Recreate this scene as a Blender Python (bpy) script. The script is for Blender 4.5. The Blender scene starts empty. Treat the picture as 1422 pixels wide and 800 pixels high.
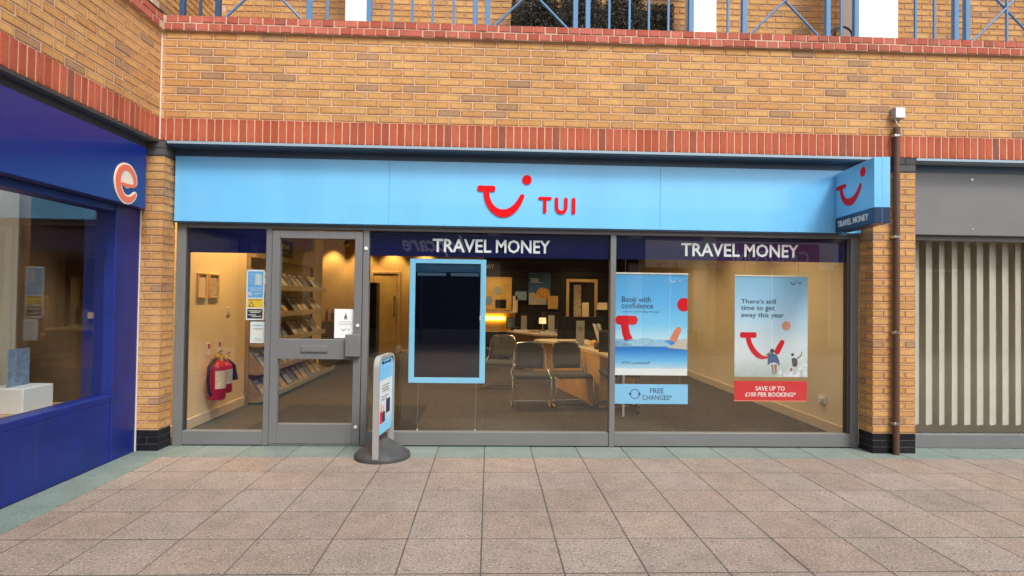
import bpy, math, random
from mathutils import Vector, Matrix
random.seed(7)
S = bpy.context.scene
C = S.collection
R = math.radians

# ------------------------------------------------------------------ camera
cam = bpy.data.cameras.new('camera')
cam.sensor_width = 36.0
cam.lens = 36.0 * 808.8 / 1422.0
cam.clip_start, cam.clip_end = 0.05, 2000
cam.shift_y = -1.5 / 1422
co = bpy.data.objects.new('camera', cam)
C.objects.link(co)
YAW, PITCH, ROLL = R(2.2074), R(1.0265), R(0.7746)
f = Vector((math.sin(YAW) * math.cos(PITCH), math.cos(YAW) * math.cos(PITCH), math.sin(PITCH)))
r0 = Vector((math.cos(YAW), -math.sin(YAW), 0)); u0 = r0.cross(f)
cr, sr = math.cos(ROLL), math.sin(ROLL)
rr = r0 * cr + u0 * sr; uu = u0 * cr - r0 * sr
M = Matrix((rr, uu, -f)).transposed().to_4x4(); M.translation = Vector((3.2694, -5.6179, 1.4885))
co.matrix_world = M
S.camera = co

# ------------------------------------------------------------------ light
SUN_EL, SUN_AZ = R(52), R(150)            # azimuth measured from +Y towards +X
world = bpy.data.worlds.new('World'); S.world = world
world.use_nodes = True
nt = world.node_tree
bg = nt.nodes['Background']
sky = nt.nodes.new('ShaderNodeTexSky')
sky.sky_type = 'NISHITA'; sky.sun_disc = False
sky.sun_elevation = SUN_EL; sky.sun_rotation = SUN_AZ
sky.dust_density = 4.0; sky.air_density = 1.0; sky.ozone_density = 1.0
hs = nt.nodes.new('ShaderNodeHueSaturation'); hs.inputs['Saturation'].default_value = 0.30
nt.links.new(sky.outputs[0], hs.inputs['Color'])
nt.links.new(hs.outputs[0], bg.inputs['Color'])
bg.inputs['Strength'].default_value = 0.14
sun = bpy.data.lights.new('sun', 'SUN'); sun.energy = 1.5; sun.angle = R(14); sun.color = (1.0, 0.95, 0.88)
so = bpy.data.objects.new('sun', sun); C.objects.link(so)
sd = Vector((math.sin(SUN_AZ) * math.cos(SUN_EL), math.cos(SUN_AZ) * math.cos(SUN_EL), math.sin(SUN_EL)))
so.rotation_euler = sd.to_track_quat('Z', 'Y').to_euler()
so.location = (3, -4, 12)
S.view_settings.view_transform = 'Standard'
S.view_settings.look = 'None'
S.view_settings.exposure = 0.66
S.view_settings.gamma = 1.0
S.render.engine = 'CYCLES'
S.cycles.max_bounces = 8
S.cycles.transparent_max_bounces = 24
S.cycles.use_denoising = True
S.cycles.sample_clamp_indirect = 6.0

# ------------------------------------------------------------------ materials
MAT = {}
def srgb(r, g, b):
    return tuple((c / 12.92 if c <= .04045 else ((c + .055) / 1.055) ** 2.4) for c in (r / 255, g / 255, b / 255))
def mat(name, col, rough=.6, metal=0.0, var=0.0, scale=8.0, bump=0.0, bscale=None, spec=.5, detail=4, coat=0.0, speck=None, speck_scale=300, speck_cut=.62, stretch=None, emit=None, estr=0, perobj=0.0, dspeck=None, gum=False):
    m = bpy.data.materials.new(name); m.use_nodes = True
    n = m.node_tree.nodes; l = m.node_tree.links
    p = n['Principled BSDF']
    p.inputs['Base Color'].default_value = (*col, 1); p.inputs['Roughness'].default_value = rough
    p.inputs['Metallic'].default_value = metal; p.inputs['Specular IOR Level'].default_value = spec
    p.inputs['Coat Weight'].default_value = coat
    if var or bump or speck:
        tc = n.new('ShaderNodeTexCoord'); OC = tc.outputs['Object']
        if stretch:
            mp = n.new('ShaderNodeMapping'); mp.inputs['Scale'].default_value = stretch; l.new(OC, mp.inputs[0]); OC = mp.outputs[0]
        if perobj:
            oi = n.new('ShaderNodeObjectInfo'); va = n.new('ShaderNodeVectorMath'); va.operation = 'ADD'
            l.new(tc.outputs['Object'], va.inputs[0]); l.new(oi.outputs['Location'], va.inputs[1]); OC = va.outputs[0]
    out = None
    if var:
        nz = n.new('ShaderNodeTexNoise'); nz.inputs['Scale'].default_value = scale; nz.inputs['Detail'].default_value = detail
        l.new(OC, nz.inputs['Vector'])
        mx = n.new('ShaderNodeMix'); mx.data_type = 'RGBA'
        mx.inputs[6].default_value = (*[min(1, c * (1 + var)) for c in col], 1)
        mx.inputs[7].default_value = (*[c * (1 - var) for c in col], 1)
        mr = n.new('ShaderNodeMapRange'); mr.inputs[1].default_value = .3; mr.inputs[2].default_value = .7
        l.new(nz.outputs[0], mr.inputs[0]); l.new(mr.outputs[0], mx.inputs[0])
        out = mx.outputs[2]
    if speck:
        nz = n.new('ShaderNodeTexNoise'); nz.inputs['Scale'].default_value = speck_scale; nz.inputs['Detail'].default_value = 1
        l.new(OC, nz.inputs['Vector'])
        mr = n.new('ShaderNodeMapRange'); mr.inputs[1].default_value = speck_cut; mr.inputs[2].default_value = speck_cut + .05
        l.new(nz.outputs[0], mr.inputs[0])
        mx = n.new('ShaderNodeMix'); mx.data_type = 'RGBA'
        l.new(mr.outputs[0], mx.inputs[0])
        if out: l.new(out, mx.inputs[6])
        else: mx.inputs[6].default_value = (*col, 1)
        mx.inputs[7].default_value = (*speck, 1)
        out = mx.outputs[2]
    if dspeck:
        nz = n.new('ShaderNodeTexNoise'); nz.inputs['Scale'].default_value = speck_scale * .8; nz.inputs['Detail'].default_value = 1; nz.noise_dimensions = '4D'; nz.inputs['W'].default_value = 3.7
        l.new(OC, nz.inputs['Vector'])
        mr = n.new('ShaderNodeMapRange'); mr.inputs[1].default_value = speck_cut; mr.inputs[2].default_value = speck_cut + .05
        l.new(nz.outputs[0], mr.inputs[0])
        mx = n.new('ShaderNodeMix'); mx.data_type = 'RGBA'; l.new(mr.outputs[0], mx.inputs[0]); l.new(out, mx.inputs[6]); mx.inputs[7].default_value = (*dspeck, 1)
        out = mx.outputs[2]
    if perobj:
        ge = n.new('ShaderNodeNewGeometry'); ad = n.new('ShaderNodeMath'); ad.operation = 'ADD'
        l.new(oi.outputs['Random'], ad.inputs[0]); l.new(ge.outputs['Random Per Island'], ad.inputs[1])
        fr = n.new('ShaderNodeMath'); fr.operation = 'FRACT'; l.new(ad.outputs[0], fr.inputs[0])
        hv = n.new('ShaderNodeHueSaturation'); l.new(out, hv.inputs['Color'])
        a_ = n.new('ShaderNodeMapRange'); a_.inputs[3].default_value = 1 - perobj; a_.inputs[4].default_value = 1 + perobj; l.new(fr.outputs[0], a_.inputs[0]); l.new(a_.outputs[0], hv.inputs['Value'])
        m7 = n.new('ShaderNodeMath'); m7.operation = 'MULTIPLY'; m7.inputs[1].default_value = 7.31; l.new(fr.outputs[0], m7.inputs[0])
        f7 = n.new('ShaderNodeMath'); f7.operation = 'FRACT'; l.new(m7.outputs[0], f7.inputs[0])
        b_ = n.new('ShaderNodeMapRange'); b_.inputs[3].default_value = 1 - perobj * 4; b_.inputs[4].default_value = 1.12; l.new(f7.outputs[0], b_.inputs[0]); l.new(b_.outputs[0], hv.inputs['Saturation'])
        out = hv.outputs[0]
    if gum:                                  # trodden gum spots and broad grubby patches, in place on the ground
        gp = n.new('ShaderNodeNewGeometry')
        vo = n.new('ShaderNodeTexVoronoi'); vo.inputs['Scale'].default_value = 1.9; l.new(gp.outputs['Position'], vo.inputs['Vector'])
        wn = n.new('ShaderNodeTexNoise'); wn.inputs['Scale'].default_value = 40; l.new(gp.outputs['Position'], wn.inputs['Vector'])
        dd = n.new('ShaderNodeMath'); dd.operation = 'MULTIPLY_ADD'; dd.inputs[1].default_value = .03; l.new(wn.outputs[0], dd.inputs[0]); l.new(vo.outputs['Distance'], dd.inputs[2])
        mr = n.new('ShaderNodeMapRange'); mr.inputs[1].default_value = .042; mr.inputs[2].default_value = .056; mr.inputs[3].default_value = .5; mr.inputs[4].default_value = 0; l.new(dd.outputs[0], mr.inputs[0])
        mx = n.new('ShaderNodeMix'); mx.data_type = 'RGBA'; l.new(mr.outputs[0], mx.inputs[0]); l.new(out, mx.inputs[6]); mx.inputs[7].default_value = (.13, .115, .10, 1)
        w2 = n.new('ShaderNodeTexNoise'); w2.inputs['Scale'].default_value = .9; w2.inputs['Detail'].default_value = 7; w2.inputs['Roughness'].default_value = .6; l.new(gp.outputs['Position'], w2.inputs['Vector'])
        m2 = n.new('ShaderNodeMapRange'); m2.inputs[1].default_value = .34; m2.inputs[2].default_value = .66; m2.inputs[3].default_value = .86; m2.inputs[4].default_value = 1.10; l.new(w2.outputs[0], m2.inputs[0])
        h2 = n.new('ShaderNodeHueSaturation'); l.new(mx.outputs[2], h2.inputs['Color']); l.new(m2.outputs[0], h2.inputs['Value'])
        out = h2.outputs[0]
    if out: l.new(out, p.inputs['Base Color'])
    if bump:
        nb = n.new('ShaderNodeTexNoise'); nb.inputs['Scale'].default_value = bscale or scale * 6; nb.inputs['Detail'].default_value = 3
        l.new(OC, nb.inputs['Vector'])
        b = n.new('ShaderNodeBump'); b.inputs['Strength'].default_value = bump; b.inputs['Distance'].default_value = .004
        l.new(nb.outputs[0], b.inputs['Height']); l.new(b.outputs[0], p.inputs['Normal'])
    if emit:
        p.inputs['Emission Color'].default_value = (*emit, 1); p.inputs['Emission Strength'].default_value = estr
    MAT[name] = m
    return m

def brick_mat(name, stops, rim, rough=.85, speck=.35):
    """stops: list of (pos, colour); one tone per brick, a burnt rim along its arrises (uv), fine grain."""
    m = bpy.data.materials.new(name); m.use_nodes = True
    n = m.node_tree.nodes; l = m.node_tree.links
    p = n['Principled BSDF']; p.inputs['Roughness'].default_value = rough; p.inputs['Specular IOR Level'].default_value = .25
    oi = n.new('ShaderNodeObjectInfo'); ge = n.new('ShaderNodeNewGeometry')
    ad = n.new('ShaderNodeMath'); ad.operation = 'ADD'
    l.new(oi.outputs['Random'], ad.inputs[0]); l.new(ge.outputs['Random Per Island'], ad.inputs[1])
    fr = n.new('ShaderNodeMath'); fr.operation = 'FRACT'; l.new(ad.outputs[0], fr.inputs[0])
    rp = n.new('ShaderNodeValToRGB'); rp.color_ramp.interpolation = 'LINEAR'
    e = rp.color_ramp.elements
    while len(e) < len(stops): e.new(.5)
    for k, (pos, c) in enumerate(stops): e[k].position = pos; e[k].color = (*c, 1)
    l.new(fr.outputs[0], rp.inputs[0])
    tc = n.new('ShaderNodeTexCoord')
    # rim from uv
    sp = n.new('ShaderNodeSeparateXYZ'); l.new(tc.outputs['UV'], sp.inputs[0])
    def edge(sock, lo, hi):
        a = n.new('ShaderNodeMath'); a.operation = 'SUBTRACT'; a.inputs[1].default_value = .5; l.new(sock, a.inputs[0])
        b = n.new('ShaderNodeMath'); b.operation = 'ABSOLUTE'; l.new(a.outputs[0], b.inputs[0])
        c = n.new('ShaderNodeMapRange'); c.inputs[1].default_value = lo; c.inputs[2].default_value = hi; l.new(b.outputs[0], c.inputs[0])
        return c.outputs[0]
    mxm = n.new('ShaderNodeMath'); mxm.operation = 'MAXIMUM'
    l.new(edge(sp.outputs[0], .40, .5), mxm.inputs[0]); l.new(edge(sp.outputs[1], .22, .48), mxm.inputs[1])
    nz = n.new('ShaderNodeTexNoise'); nz.inputs['Scale'].default_value = 28; nz.inputs['Detail'].default_value = 5
    ps = n.new('ShaderNodeVectorMath'); ps.operation = 'ADD'; l.new(tc.outputs['Object'], ps.inputs[0]); l.new(oi.outputs['Location'], ps.inputs[1])
    l.new(ps.outputs[0], nz.inputs['Vector'])
    rm = n.new('ShaderNodeMath'); rm.operation = 'MULTIPLY'; l.new(mxm.outputs[0], rm.inputs[0]); rm.inputs[1].default_value = rim
    ng = n.new('ShaderNodeMapRange'); ng.inputs[1].default_value = .35; ng.inputs[2].default_value = .65; ng.inputs[3].default_value = -.16; ng.inputs[4].default_value = .2
    l.new(nz.outputs[0], ng.inputs[0])
    sm = n.new('ShaderNodeMath'); sm.operation = 'ADD'; l.new(rm.outputs[0], sm.inputs[0]); l.new(ng.outputs[0], sm.inputs[1]); sm.use_clamp = True
    dk = n.new('ShaderNodeMix'); dk.data_type = 'RGBA'; dk.blend_type = 'MULTIPLY'
    l.new(sm.outputs[0], dk.inputs[0]); l.new(rp.outputs[0], dk.inputs[6]); dk.inputs[7].default_value = (.66, .53, .44, 1)
    n2 = n.new('ShaderNodeTexNoise'); n2.inputs['Scale'].default_value = 110; n2.inputs['Detail'].default_value = 1
    l.new(ps.outputs[0], n2.inputs['Vector'])
    m2 = n.new('ShaderNodeMapRange'); m2.inputs[1].default_value = .62; m2.inputs[2].default_value = .70; m2.inputs[4].default_value = speck
    l.new(n2.outputs[0], m2.inputs[0])
    d2 = n.new('ShaderNodeMix'); d2.data_type = 'RGBA'; l.new(m2.outputs[0], d2.inputs[0]); l.new(dk.outputs[2], d2.inputs[6]); d2.inputs[7].default_value = (.12, .05, .02, 1)
    wm = n.new('ShaderNodeMapping'); wm.inputs['Scale'].default_value = (1.6, 1.6, .55); l.new(ge.outputs['Position'], wm.inputs[0])
    wn = n.new('ShaderNodeTexNoise'); wn.inputs['Scale'].default_value = 1.7; wn.inputs['Detail'].default_value = 6; wn.inputs['Roughness'].default_value = .65; l.new(wm.outputs[0], wn.inputs['Vector'])
    wr_ = n.new('ShaderNodeMapRange'); wr_.inputs[1].default_value = .32; wr_.inputs[2].default_value = .70; wr_.inputs[3].default_value = .80; wr_.inputs[4].default_value = 1.10; l.new(wn.outputs[0], wr_.inputs[0])
    hv = n.new('ShaderNodeHueSaturation'); l.new(d2.outputs[2], hv.inputs['Color']); l.new(wr_.outputs[0], hv.inputs['Value'])
    l.new(hv.outputs[0], p.inputs['Base Color'])
    b = n.new('ShaderNodeBump'); b.inputs['Strength'].default_value = .5; b.inputs['Distance'].default_value = .003
    l.new(n2.outputs[0], b.inputs['Height']); l.new(b.outputs[0], p.inputs['Normal'])
    MAT[name] = m; return m

def glass_mat(name, ior=1.45, tint=(.97, .985, .98)):
    m = bpy.data.materials.new(name); m.use_nodes = True
    n = m.node_tree.nodes; l = m.node_tree.links
    for x in list(n): n.remove(x)
    o = n.new('ShaderNodeOutputMaterial'); t = n.new('ShaderNodeBsdfTransparent'); t.inputs[0].default_value = (*tint, 1)
    g = n.new('ShaderNodeBsdfGlossy'); g.inputs['Roughness'].default_value = 0.0
    # the Fresnel node inverts the index on back faces; undo that, the pane is thin and parallel
    ge = n.new('ShaderNodeNewGeometry')
    iv = n.new('ShaderNodeMix'); iv.data_type = 'FLOAT'; iv.inputs[2].default_value = ior; iv.inputs[3].default_value = 1 / ior
    l.new(ge.outputs['Backfacing'], iv.inputs[0])
    ms = n.new('ShaderNodeMixShader')
    lw = n.new('ShaderNodeFresnel'); l.new(iv.outputs[0], lw.inputs['IOR'])
    l.new(lw.outputs[0], ms.inputs[0]); l.new(t.outputs[0], ms.inputs[1]); l.new(g.outputs[0], ms.inputs[2])
    l.new(ms.outputs[0], o.inputs[0])
    MAT[name] = m; return m

brick_mat('buff_brick', [(0, (.55, .295, .108)), (.30, (.60, .338, .130)), (.62, (.635, .37, .148)), (.82, (.535, .275, .100)), (.915, (.52, .285, .125)), (.93, (.44, .265, .140)), (1, (.37, .225, .125))], .95, speck=.5)
brick_mat('pale_buff_brick', [(0, (.56, .30, .12)), (.5, (.60, .34, .145)), (.8, (.50, .28, .12)), (1, (.36, .21, .11))], .6)
brick_mat('red_brick', [(0, (.40, .086, .043)), (.35, (.455, .105, .056)), (.75, (.50, .125, .067)), (.9, (.38, .09, .05)), (1, (.28, .095, .065))], .35, speck=.18)
brick_mat('red_coping', [(0, (.40, .092, .060)), (.4, (.475, .120, .080)), (.8, (.53, .16, .115)), (1, (.33, .10, .075))], .45, speck=.2)
brick_mat('black_brick', [(0, (.010, .010, .013)), (1, (.018, .018, .022))], .2, rough=.3, speck=0)
brick_mat('grey_brick', [(0, (.060, .062, .066)), (1, (.105, .107, .11))], .4, speck=.1)
mat('mortar', (.57, .405, .28), .95, var=.15, scale=9, bump=.5, bscale=200)
mat('dark_mortar', (.10, .10, .11), .95, var=.3, scale=20)
mat('frame_grey', (.165, .170, .172), .38, var=.05, scale=3, spec=.5)
mat('frame_dark', (.045, .047, .05), .5)
mat('sealant', (.72, .66, .58), .7)
mat('lintel_blue', (.055, .105, .165), .4, var=.1, scale=2)
mat('lintel_lip', (.30, .40, .48), .35)
mat('fascia_blue', (.170, .54, .90), .24, coat=.45, var=.055, scale=1.0, bump=.25, bscale=1.6, stretch=(2.2, 1, .5))
mat('sign_side_blue', (.14, .42, .78), .35, coat=.2)
mat('sign_navy', (.008, .030, .085), .35)
mat('logo_red', (.70, .002, .008), .5, spec=.15)
mat('white_vinyl', (.85, .87, .88), .5)
mat('navy_vinyl', (.004, .007, .060), .25)
mat('white_plastic', (.80, .80, .78), .4)
mat('steel', (.55, .55, .55), .3, metal=1)
mat('chrome', (.62, .60, .57), .22, metal=1)
mat('black_plastic', (.012, .012, .013), .45)
mat('dark_grey_plastic', (.05, .05, .055), .5)
mat('rubber', (.045, .047, .05), .62, var=.3, scale=9, bump=.3, bscale=120)
mat('aboard_grey', (.33, .33, .32), .45)
mat('screen_border', (.27, .66, .95), .35)
mat('screen_black', (.003, .004, .010), .05, spec=.4)
mat('screen_header', (.006, .040, .09), .3)
mat('screen_ink', (.03, .07, .12), .4)
mat('railing_blue', (.075, .21, .41), .4)
mat('railing_blue_shaded', (.02, .06, .14), .45)  # same railing paint darkened: shade at the left end put into the colour
mat('white_paint', (.86, .86, .85), .6)
mat('left_shop_blue', (.007, .022, .19), .42, var=.16, scale=3.5, bump=.2, bscale=5)
mat('blind_white', (.62, .58, .50), .7, var=.06, scale=3)
mat('left_sign_blue', (.006, .020, .19), .28, coat=.2)
mat('sign_orange', (.80, .16, .07), .45)
mat('sign_cream', (.80, .72, .55), .5)
mat('paving', (.246, .192, .158), .85, var=.12, scale=6.0, bump=.5, bscale=110, speck=(.42, .355, .305), speck_scale=82, speck_cut=.615, perobj=.04, dspeck=(.115, .095, .08), gum=True)
mat('paving_base', (.075, .070, .064), .95, var=.2, scale=5)
mat('green_stone', (.140, .190, .168), .75, var=.12, scale=4, bump=.25, bscale=200, speck=(.30, .34, .33), speck_scale=110, speck_cut=.62, perobj=.05, dspeck=(.10, .13, .12))
mat('carpet', (.062, .049, .033), 1.0, var=.42, scale=22, bump=1.0, bscale=120, speck=(.018, .015, .011), speck_scale=55, speck_cut=.52)
mat('doormat', (.012, .011, .009), 1.0, var=.4, scale=30, bump=.8, bscale=240)
mat('cream_wall', (.80, .64, .38), .75, var=.06, scale=1.5)
mat('amber_wall', (.58, .36, .11), .8, var=.05, scale=1.5)
mat('tan_wall', (.82, .71, .51), .7, var=.06, scale=1.3)
mat('skirting', (.68, .58, .44), .5)
mat('ceiling_white', (.55, .50, .42), .9)
mat('slat_black', (.012, .011, .012), .5)
mat('beech', (.60, .37, .16), .45, var=.12, scale=5)
mat('amber_wood', (.66, .36, .085), .45, var=.12, scale=4)
mat('worktop', (.66, .52, .36), .4, var=.08, scale=4)
mat('chair_fabric', (.035, .034, .034), .75, var=.15, scale=30)
mat('chair_mesh', (.055, .052, .049), .7, var=.15, scale=60)
mat('fire_red', (.42, .004, .014), .35)
mat('label_cream', (.70, .56, .42), .6, var=.25, scale=60)
mat('yellow', (.85, .58, .05), .5)
mat('paper', (.80, .81, .80), .7)
mat('paper_grey', (.55, .60, .65), .6, var=.3, scale=14)
mat('notice_blue', (.12, .42, .80), .5)
mat('notice_ink', (.02, .03, .05), .6)
mat('ink_navy', (.015, .03, .10), .6)
mat('strip_blue', (.24, .61, .93), .45)
mat('strip_red', (.70, .012, .020), .5, spec=.2)
mat('print_red', (.72, .015, .025), .5, spec=.2)
mat('print_coral', (.78, .24, .14), .5)
mat('print_peach', (.80, .33, .22), .5)
mat('print_hill', (.24, .45, .62), .5, var=.2, scale=25)
mat('print_hill_far', (.36, .60, .76), .5, var=.15, scale=25)
mat('print_town', (.62, .55, .47), .5, var=.35, scale=70)
mat('print_foam', (.66, .70, .72), .5, var=.35, scale=26)
mat('print_skin', (.34, .17, .10), .6)
mat('print_shirt', (.05, .12, .26), .6, var=.8, scale=70)
mat('print_dark', (.05, .055, .07), .6)
mat('rack_wood', (.30, .235, .165), .5, var=.15, scale=5)
mat('rack_lip', (.36, .31, .25), .45, var=.12, scale=6)
mat('lamp_warm', (.9, .75, .5), .5, emit=(1, .6, .25), estr=.8)
mat('brochure_blue', (.20, .30, .42), .5, var=.35, scale=20)
mat('brochure_tan', (.48, .38, .26), .5, var=.4, scale=22)
mat('brochure_grey', (.34, .34, .33), .5, var=.35, scale=24)
mat('hatch_amber', (.62, .38, .10), .6, var=.15, scale=4)
mat('lamp_glow', (1, .8, .3), .5, emit=(1, .62, .05), estr=9)
mat('lamp_disc', (1, .9, .7), .5, emit=(1, .8, .5), estr=6)
mat('poster_orange', (.70, .34, .08), .6, var=.35, scale=12)
mat('poster_blue', (.05, .16, .36), .6, var=.2, scale=6)
mat('poster_sand', (.48, .42, .36), .6, var=.2, scale=8)
mat('gold_wood', (.62, .40, .16), .4)
mat('dark_mirror', (.012, .012, .016), .12)
mat('pipe_brown', (.10, .048, .03), .5)
mat('cable_black', (.015, .015, .016), .5)
brick_mat('foliage', [(0, (.018, .018, .013)), (.5, (.045, .043, .032)), (.8, (.10, .092, .068)), (1, (.24, .21, .16))], 0, rough=.7, speck=0)
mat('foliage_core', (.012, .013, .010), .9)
mat('opp_brick', (.40, .24, .12), .85, var=.15, scale=3)
mat('opp_cream', (.60, .52, .42), .7)
mat('opp_white', (.86, .87, .88), .5)
mat('opp_pink', (.60, .06, .30), .5)
mat('opp_dark', (.010, .011, .014), .5, spec=.1)
mat('opp_navy', (.006, .009, .035), .5, spec=.1)
mat('opp_letter', (.90, .90, .90), .5)
mat('roof_grey', (.20, .20, .20), .9, var=.1, scale=2)
glass_mat('glass', 1.74)

def ramp_print(name, stops, noise=0.0, nscale=(1, 1, 1), horiz=False):
    m = bpy.data.materials.new(name); m.use_nodes = True
    n = m.node_tree.nodes; l = m.node_tree.links
    p = n['Principled BSDF']; p.inputs['Roughness'].default_value = .45
    tc = n.new('ShaderNodeTexCoord'); sp = n.new('ShaderNodeSeparateXYZ'); l.new(tc.outputs['Generated'], sp.inputs[0])
    mp = n.new('ShaderNodeMapping'); mp.inputs['Scale'].default_value = nscale; l.new(tc.outputs['Generated'], mp.inputs[0])
    nz = n.new('ShaderNodeTexNoise'); nz.inputs['Scale'].default_value = 6; nz.inputs['Detail'].default_value = 4; l.new(mp.outputs[0], nz.inputs['Vector'])
    a = n.new('ShaderNodeMath'); a.operation = 'MULTIPLY_ADD'; a.inputs[1].default_value = noise; l.new(nz.outputs[0], a.inputs[0]); l.new(sp.outputs[0 if horiz else 2], a.inputs[2])
    b = n.new('ShaderNodeMath'); b.operation = 'SUBTRACT'; b.inputs[1].default_value = noise * .5; l.new(a.outputs[0], b.inputs[0])
    rp = n.new('ShaderNodeValToRGB'); e = rp.color_ramp.elements
    while len(e) < len(stops): e.new(.5)
    for k, (pos, c) in enumerate(stops): e[k].position = pos; e[k].color = (*c, 1)
    l.new(b.outputs[0], rp.inputs[0]); l.new(rp.outputs[0], p.inputs['Base Color'])
    MAT[name] = m
W_ = (.84, .85, .84)
ramp_print('poster_sea', [(0, W_), (.066, W_), (.075, (.45, .70, .85)), (.14, (.13, .52, .88)), (.20, (.06, .36, .78)), (.27, (.02, .19, .60)), (.31, (.04, .28, .70)), (.345, (.07, .34, .72)), (.36, (.55, .82, .96)), (.50, (.24, .64, .94)), (.75, (.13, .48, .87)), (1, (.10, .38, .72))], .035, (.5, 1, 6))
ramp_print('poster_splash', [(0, (.44, .52, .50)), (.10, (.56, .64, .63)), (.20, (.70, .77, .79)), (.32, (.74, .82, .87)), (.40, (.68, .79, .87)), (.55, (.56, .77, .92)), (.8, (.38, .65, .88)), (1, (.26, .54, .76))], .10, (1.5, 1, 2))
ramp_print('aboard_print', [(0, (.33, .63, .90)), (.10, (.36, .66, .90)), (.12, (.62, .68, .72)), (.35, (.68, .73, .76)), (.7, (.72, .78, .82)), (.76, (.66, .74, .8)), (.78, (.22, .56, .88)), (1, (.2, .54, .88))], .03, (1, 1, 1))

# ------------------------------------------------------------------ mesh helpers
class MB:
    def __init__(s): s.v = []; s.f = []; s.sm = []; s.uv = {}
    def add(s, vs, fs, smooth=False, uv=None):
        o = len(s.v); s.v += [tuple(v) for v in vs]
        for k, fc in enumerate(fs):
            if uv: s.uv[len(s.f)] = uv[k]
            s.f.append(tuple(i + o for i in fc)); s.sm.append(smooth)
        return s
    def box(s, x0, x1, y0, y1, z0, z1, ch=0.0):
        x0, x1 = sorted((x0, x1)); y0, y1 = sorted((y0, y1)); z0, z1 = sorted((z0, z1))
        if ch <= 0:
            v = [(x0, y0, z0), (x1, y0, z0), (x1, y1, z0), (x0, y1, z0), (x0, y0, z1), (x1, y0, z1), (x1, y1, z1), (x0, y1, z1)]
            return s.add(v, [(0, 3, 2, 1), (4, 5, 6, 7), (0, 1, 5, 4), (1, 2, 6, 5), (2, 3, 7, 6), (3, 0, 4, 7)])
        c = min(ch, (x1 - x0) * .45, (y1 - y0) * .45, (z1 - z0) * .45)
        v = []; idx = {}
        for i, X in enumerate((x0, x1)):
            for j, Y in enumerate((y0, y1)):
                for k, Z in enumerate((z0, z1)):
                    dx, dy, dz = (c if i == 0 else -c), (c if j == 0 else -c), (c if k == 0 else -c)
                    idx[i, j, k, 0] = len(v); v.append((X, Y + dy, Z + dz))
                    idx[i, j, k, 1] = len(v); v.append((X + dx, Y, Z + dz))
                    idx[i, j, k, 2] = len(v); v.append((X + dx, Y + dy, Z))
        fs = []
        for i in (0, 1):
            q = [idx[i, 0, 0, 0], idx[i, 1, 0, 0], idx[i, 1, 1, 0], idx[i, 0, 1, 0]]; fs.append(q if i else q[::-1])
            q = [idx[0, i, 0, 1], idx[0, i, 1, 1], idx[1, i, 1, 1], idx[1, i, 0, 1]]; fs.append(q if i else q[::-1])
            q = [idx[0, 0, i, 2], idx[1, 0, i, 2], idx[1, 1, i, 2], idx[0, 1, i, 2]]; fs.append(q if i else q[::-1])
        for i in (0, 1):
            for j in (0, 1):
                q = [idx[i, j, 0, 0], idx[i, j, 0, 1], idx[i, j, 1, 1], idx[i, j, 1, 0]]; fs.append(q if (i == j) else q[::-1])
                q = [idx[i, 0, j, 0], idx[i, 0, j, 2], idx[i, 1, j, 2], idx[i, 1, j, 0]]; fs.append(q if (i != j) else q[::-1])
                q = [idx[0, i, j, 1], idx[0, i, j, 2], idx[1, i, j, 2], idx[1, i, j, 1]]; fs.append(q if (i == j) else q[::-1])
                for k in (0, 1):
                    q = [idx[i, j, k, 0], idx[i, j, k, 1], idx[i, j, k, 2]]; fs.append(q if (i + j + k) % 2 else q[::-1])
        return s.add(v, fs)
    def tube(s, path, r, n=8, closed=False, cap=True):
        P = [Vector(p) for p in path]; m = len(P); vs = []; fs = []
        t0 = (P[1] - P[0]).normalized()
        nrm = t0.orthogonal().normalized()
        for i, p in enumerate(P):
            if closed: t = (P[(i + 1) % m] - P[i - 1]).normalized()
            else: t = (P[min(i + 1, m - 1)] - P[max(i - 1, 0)]).normalized()
            nrm = (nrm - t * nrm.dot(t)).normalized(); b = t.cross(nrm)
            rad = r[i] if isinstance(r, (list, tuple)) else r
            for k in range(n):
                a = 2 * math.pi * k / n
                vs.append(p + nrm * math.cos(a) * rad + b * math.sin(a) * rad)
        for i in range(m if closed else m - 1):
            for k in range(n):
                i2 = (i + 1) % m
                fs.append((i * n + k, i * n + (k + 1) % n, i2 * n + (k + 1) % n, i2 * n + k))
        s.add(vs, fs, True)
        if cap and not closed:
            s.add(vs[:n], [tuple(range(n - 1, -1, -1))]); s.add(vs[-n:], [tuple(range(n))])
        return s
    def lathe(s, prof, cx, cy, n=24, sx=1, sy=1):
        vs = [(cx + r * sx * math.cos(2 * math.pi * k / n), cy + r * sy * math.sin(2 * math.pi * k / n), z) for r, z in prof for k in range(n)]
        fs = [(i * n + k, i * n + (k + 1) % n, (i + 1) * n + (k + 1) % n, (i + 1) * n + k) for i in range(len(prof) - 1) for k in range(n)]
        s.add(vs, fs, True)
        if prof[0][0] > 1e-5: s.add(vs[:n], [tuple(range(n - 1, -1, -1))])
        if prof[-1][0] > 1e-5: s.add(vs[-n:], [tuple(range(n))])
        return s
    def poly(s, pts, t, fmap):
        """flat outline pts (u,v) given thickness t; fmap(u,v,w) -> world, w outward."""
        n = len(pts)
        a = sum(pts[i][0] * pts[(i + 1) % n][1] - pts[(i + 1) % n][0] * pts[i][1] for i in range(n))
        if a < 0: pts = pts[::-1]
        vs = [fmap(u, v, t) for u, v in pts] + [fmap(u, v, 0) for u, v in pts]
        fs = [tuple(range(n))] + [(i, n + i, n + (i + 1) % n, (i + 1) % n) for i in range(n)]
        return s.add(vs, fs)
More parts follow.
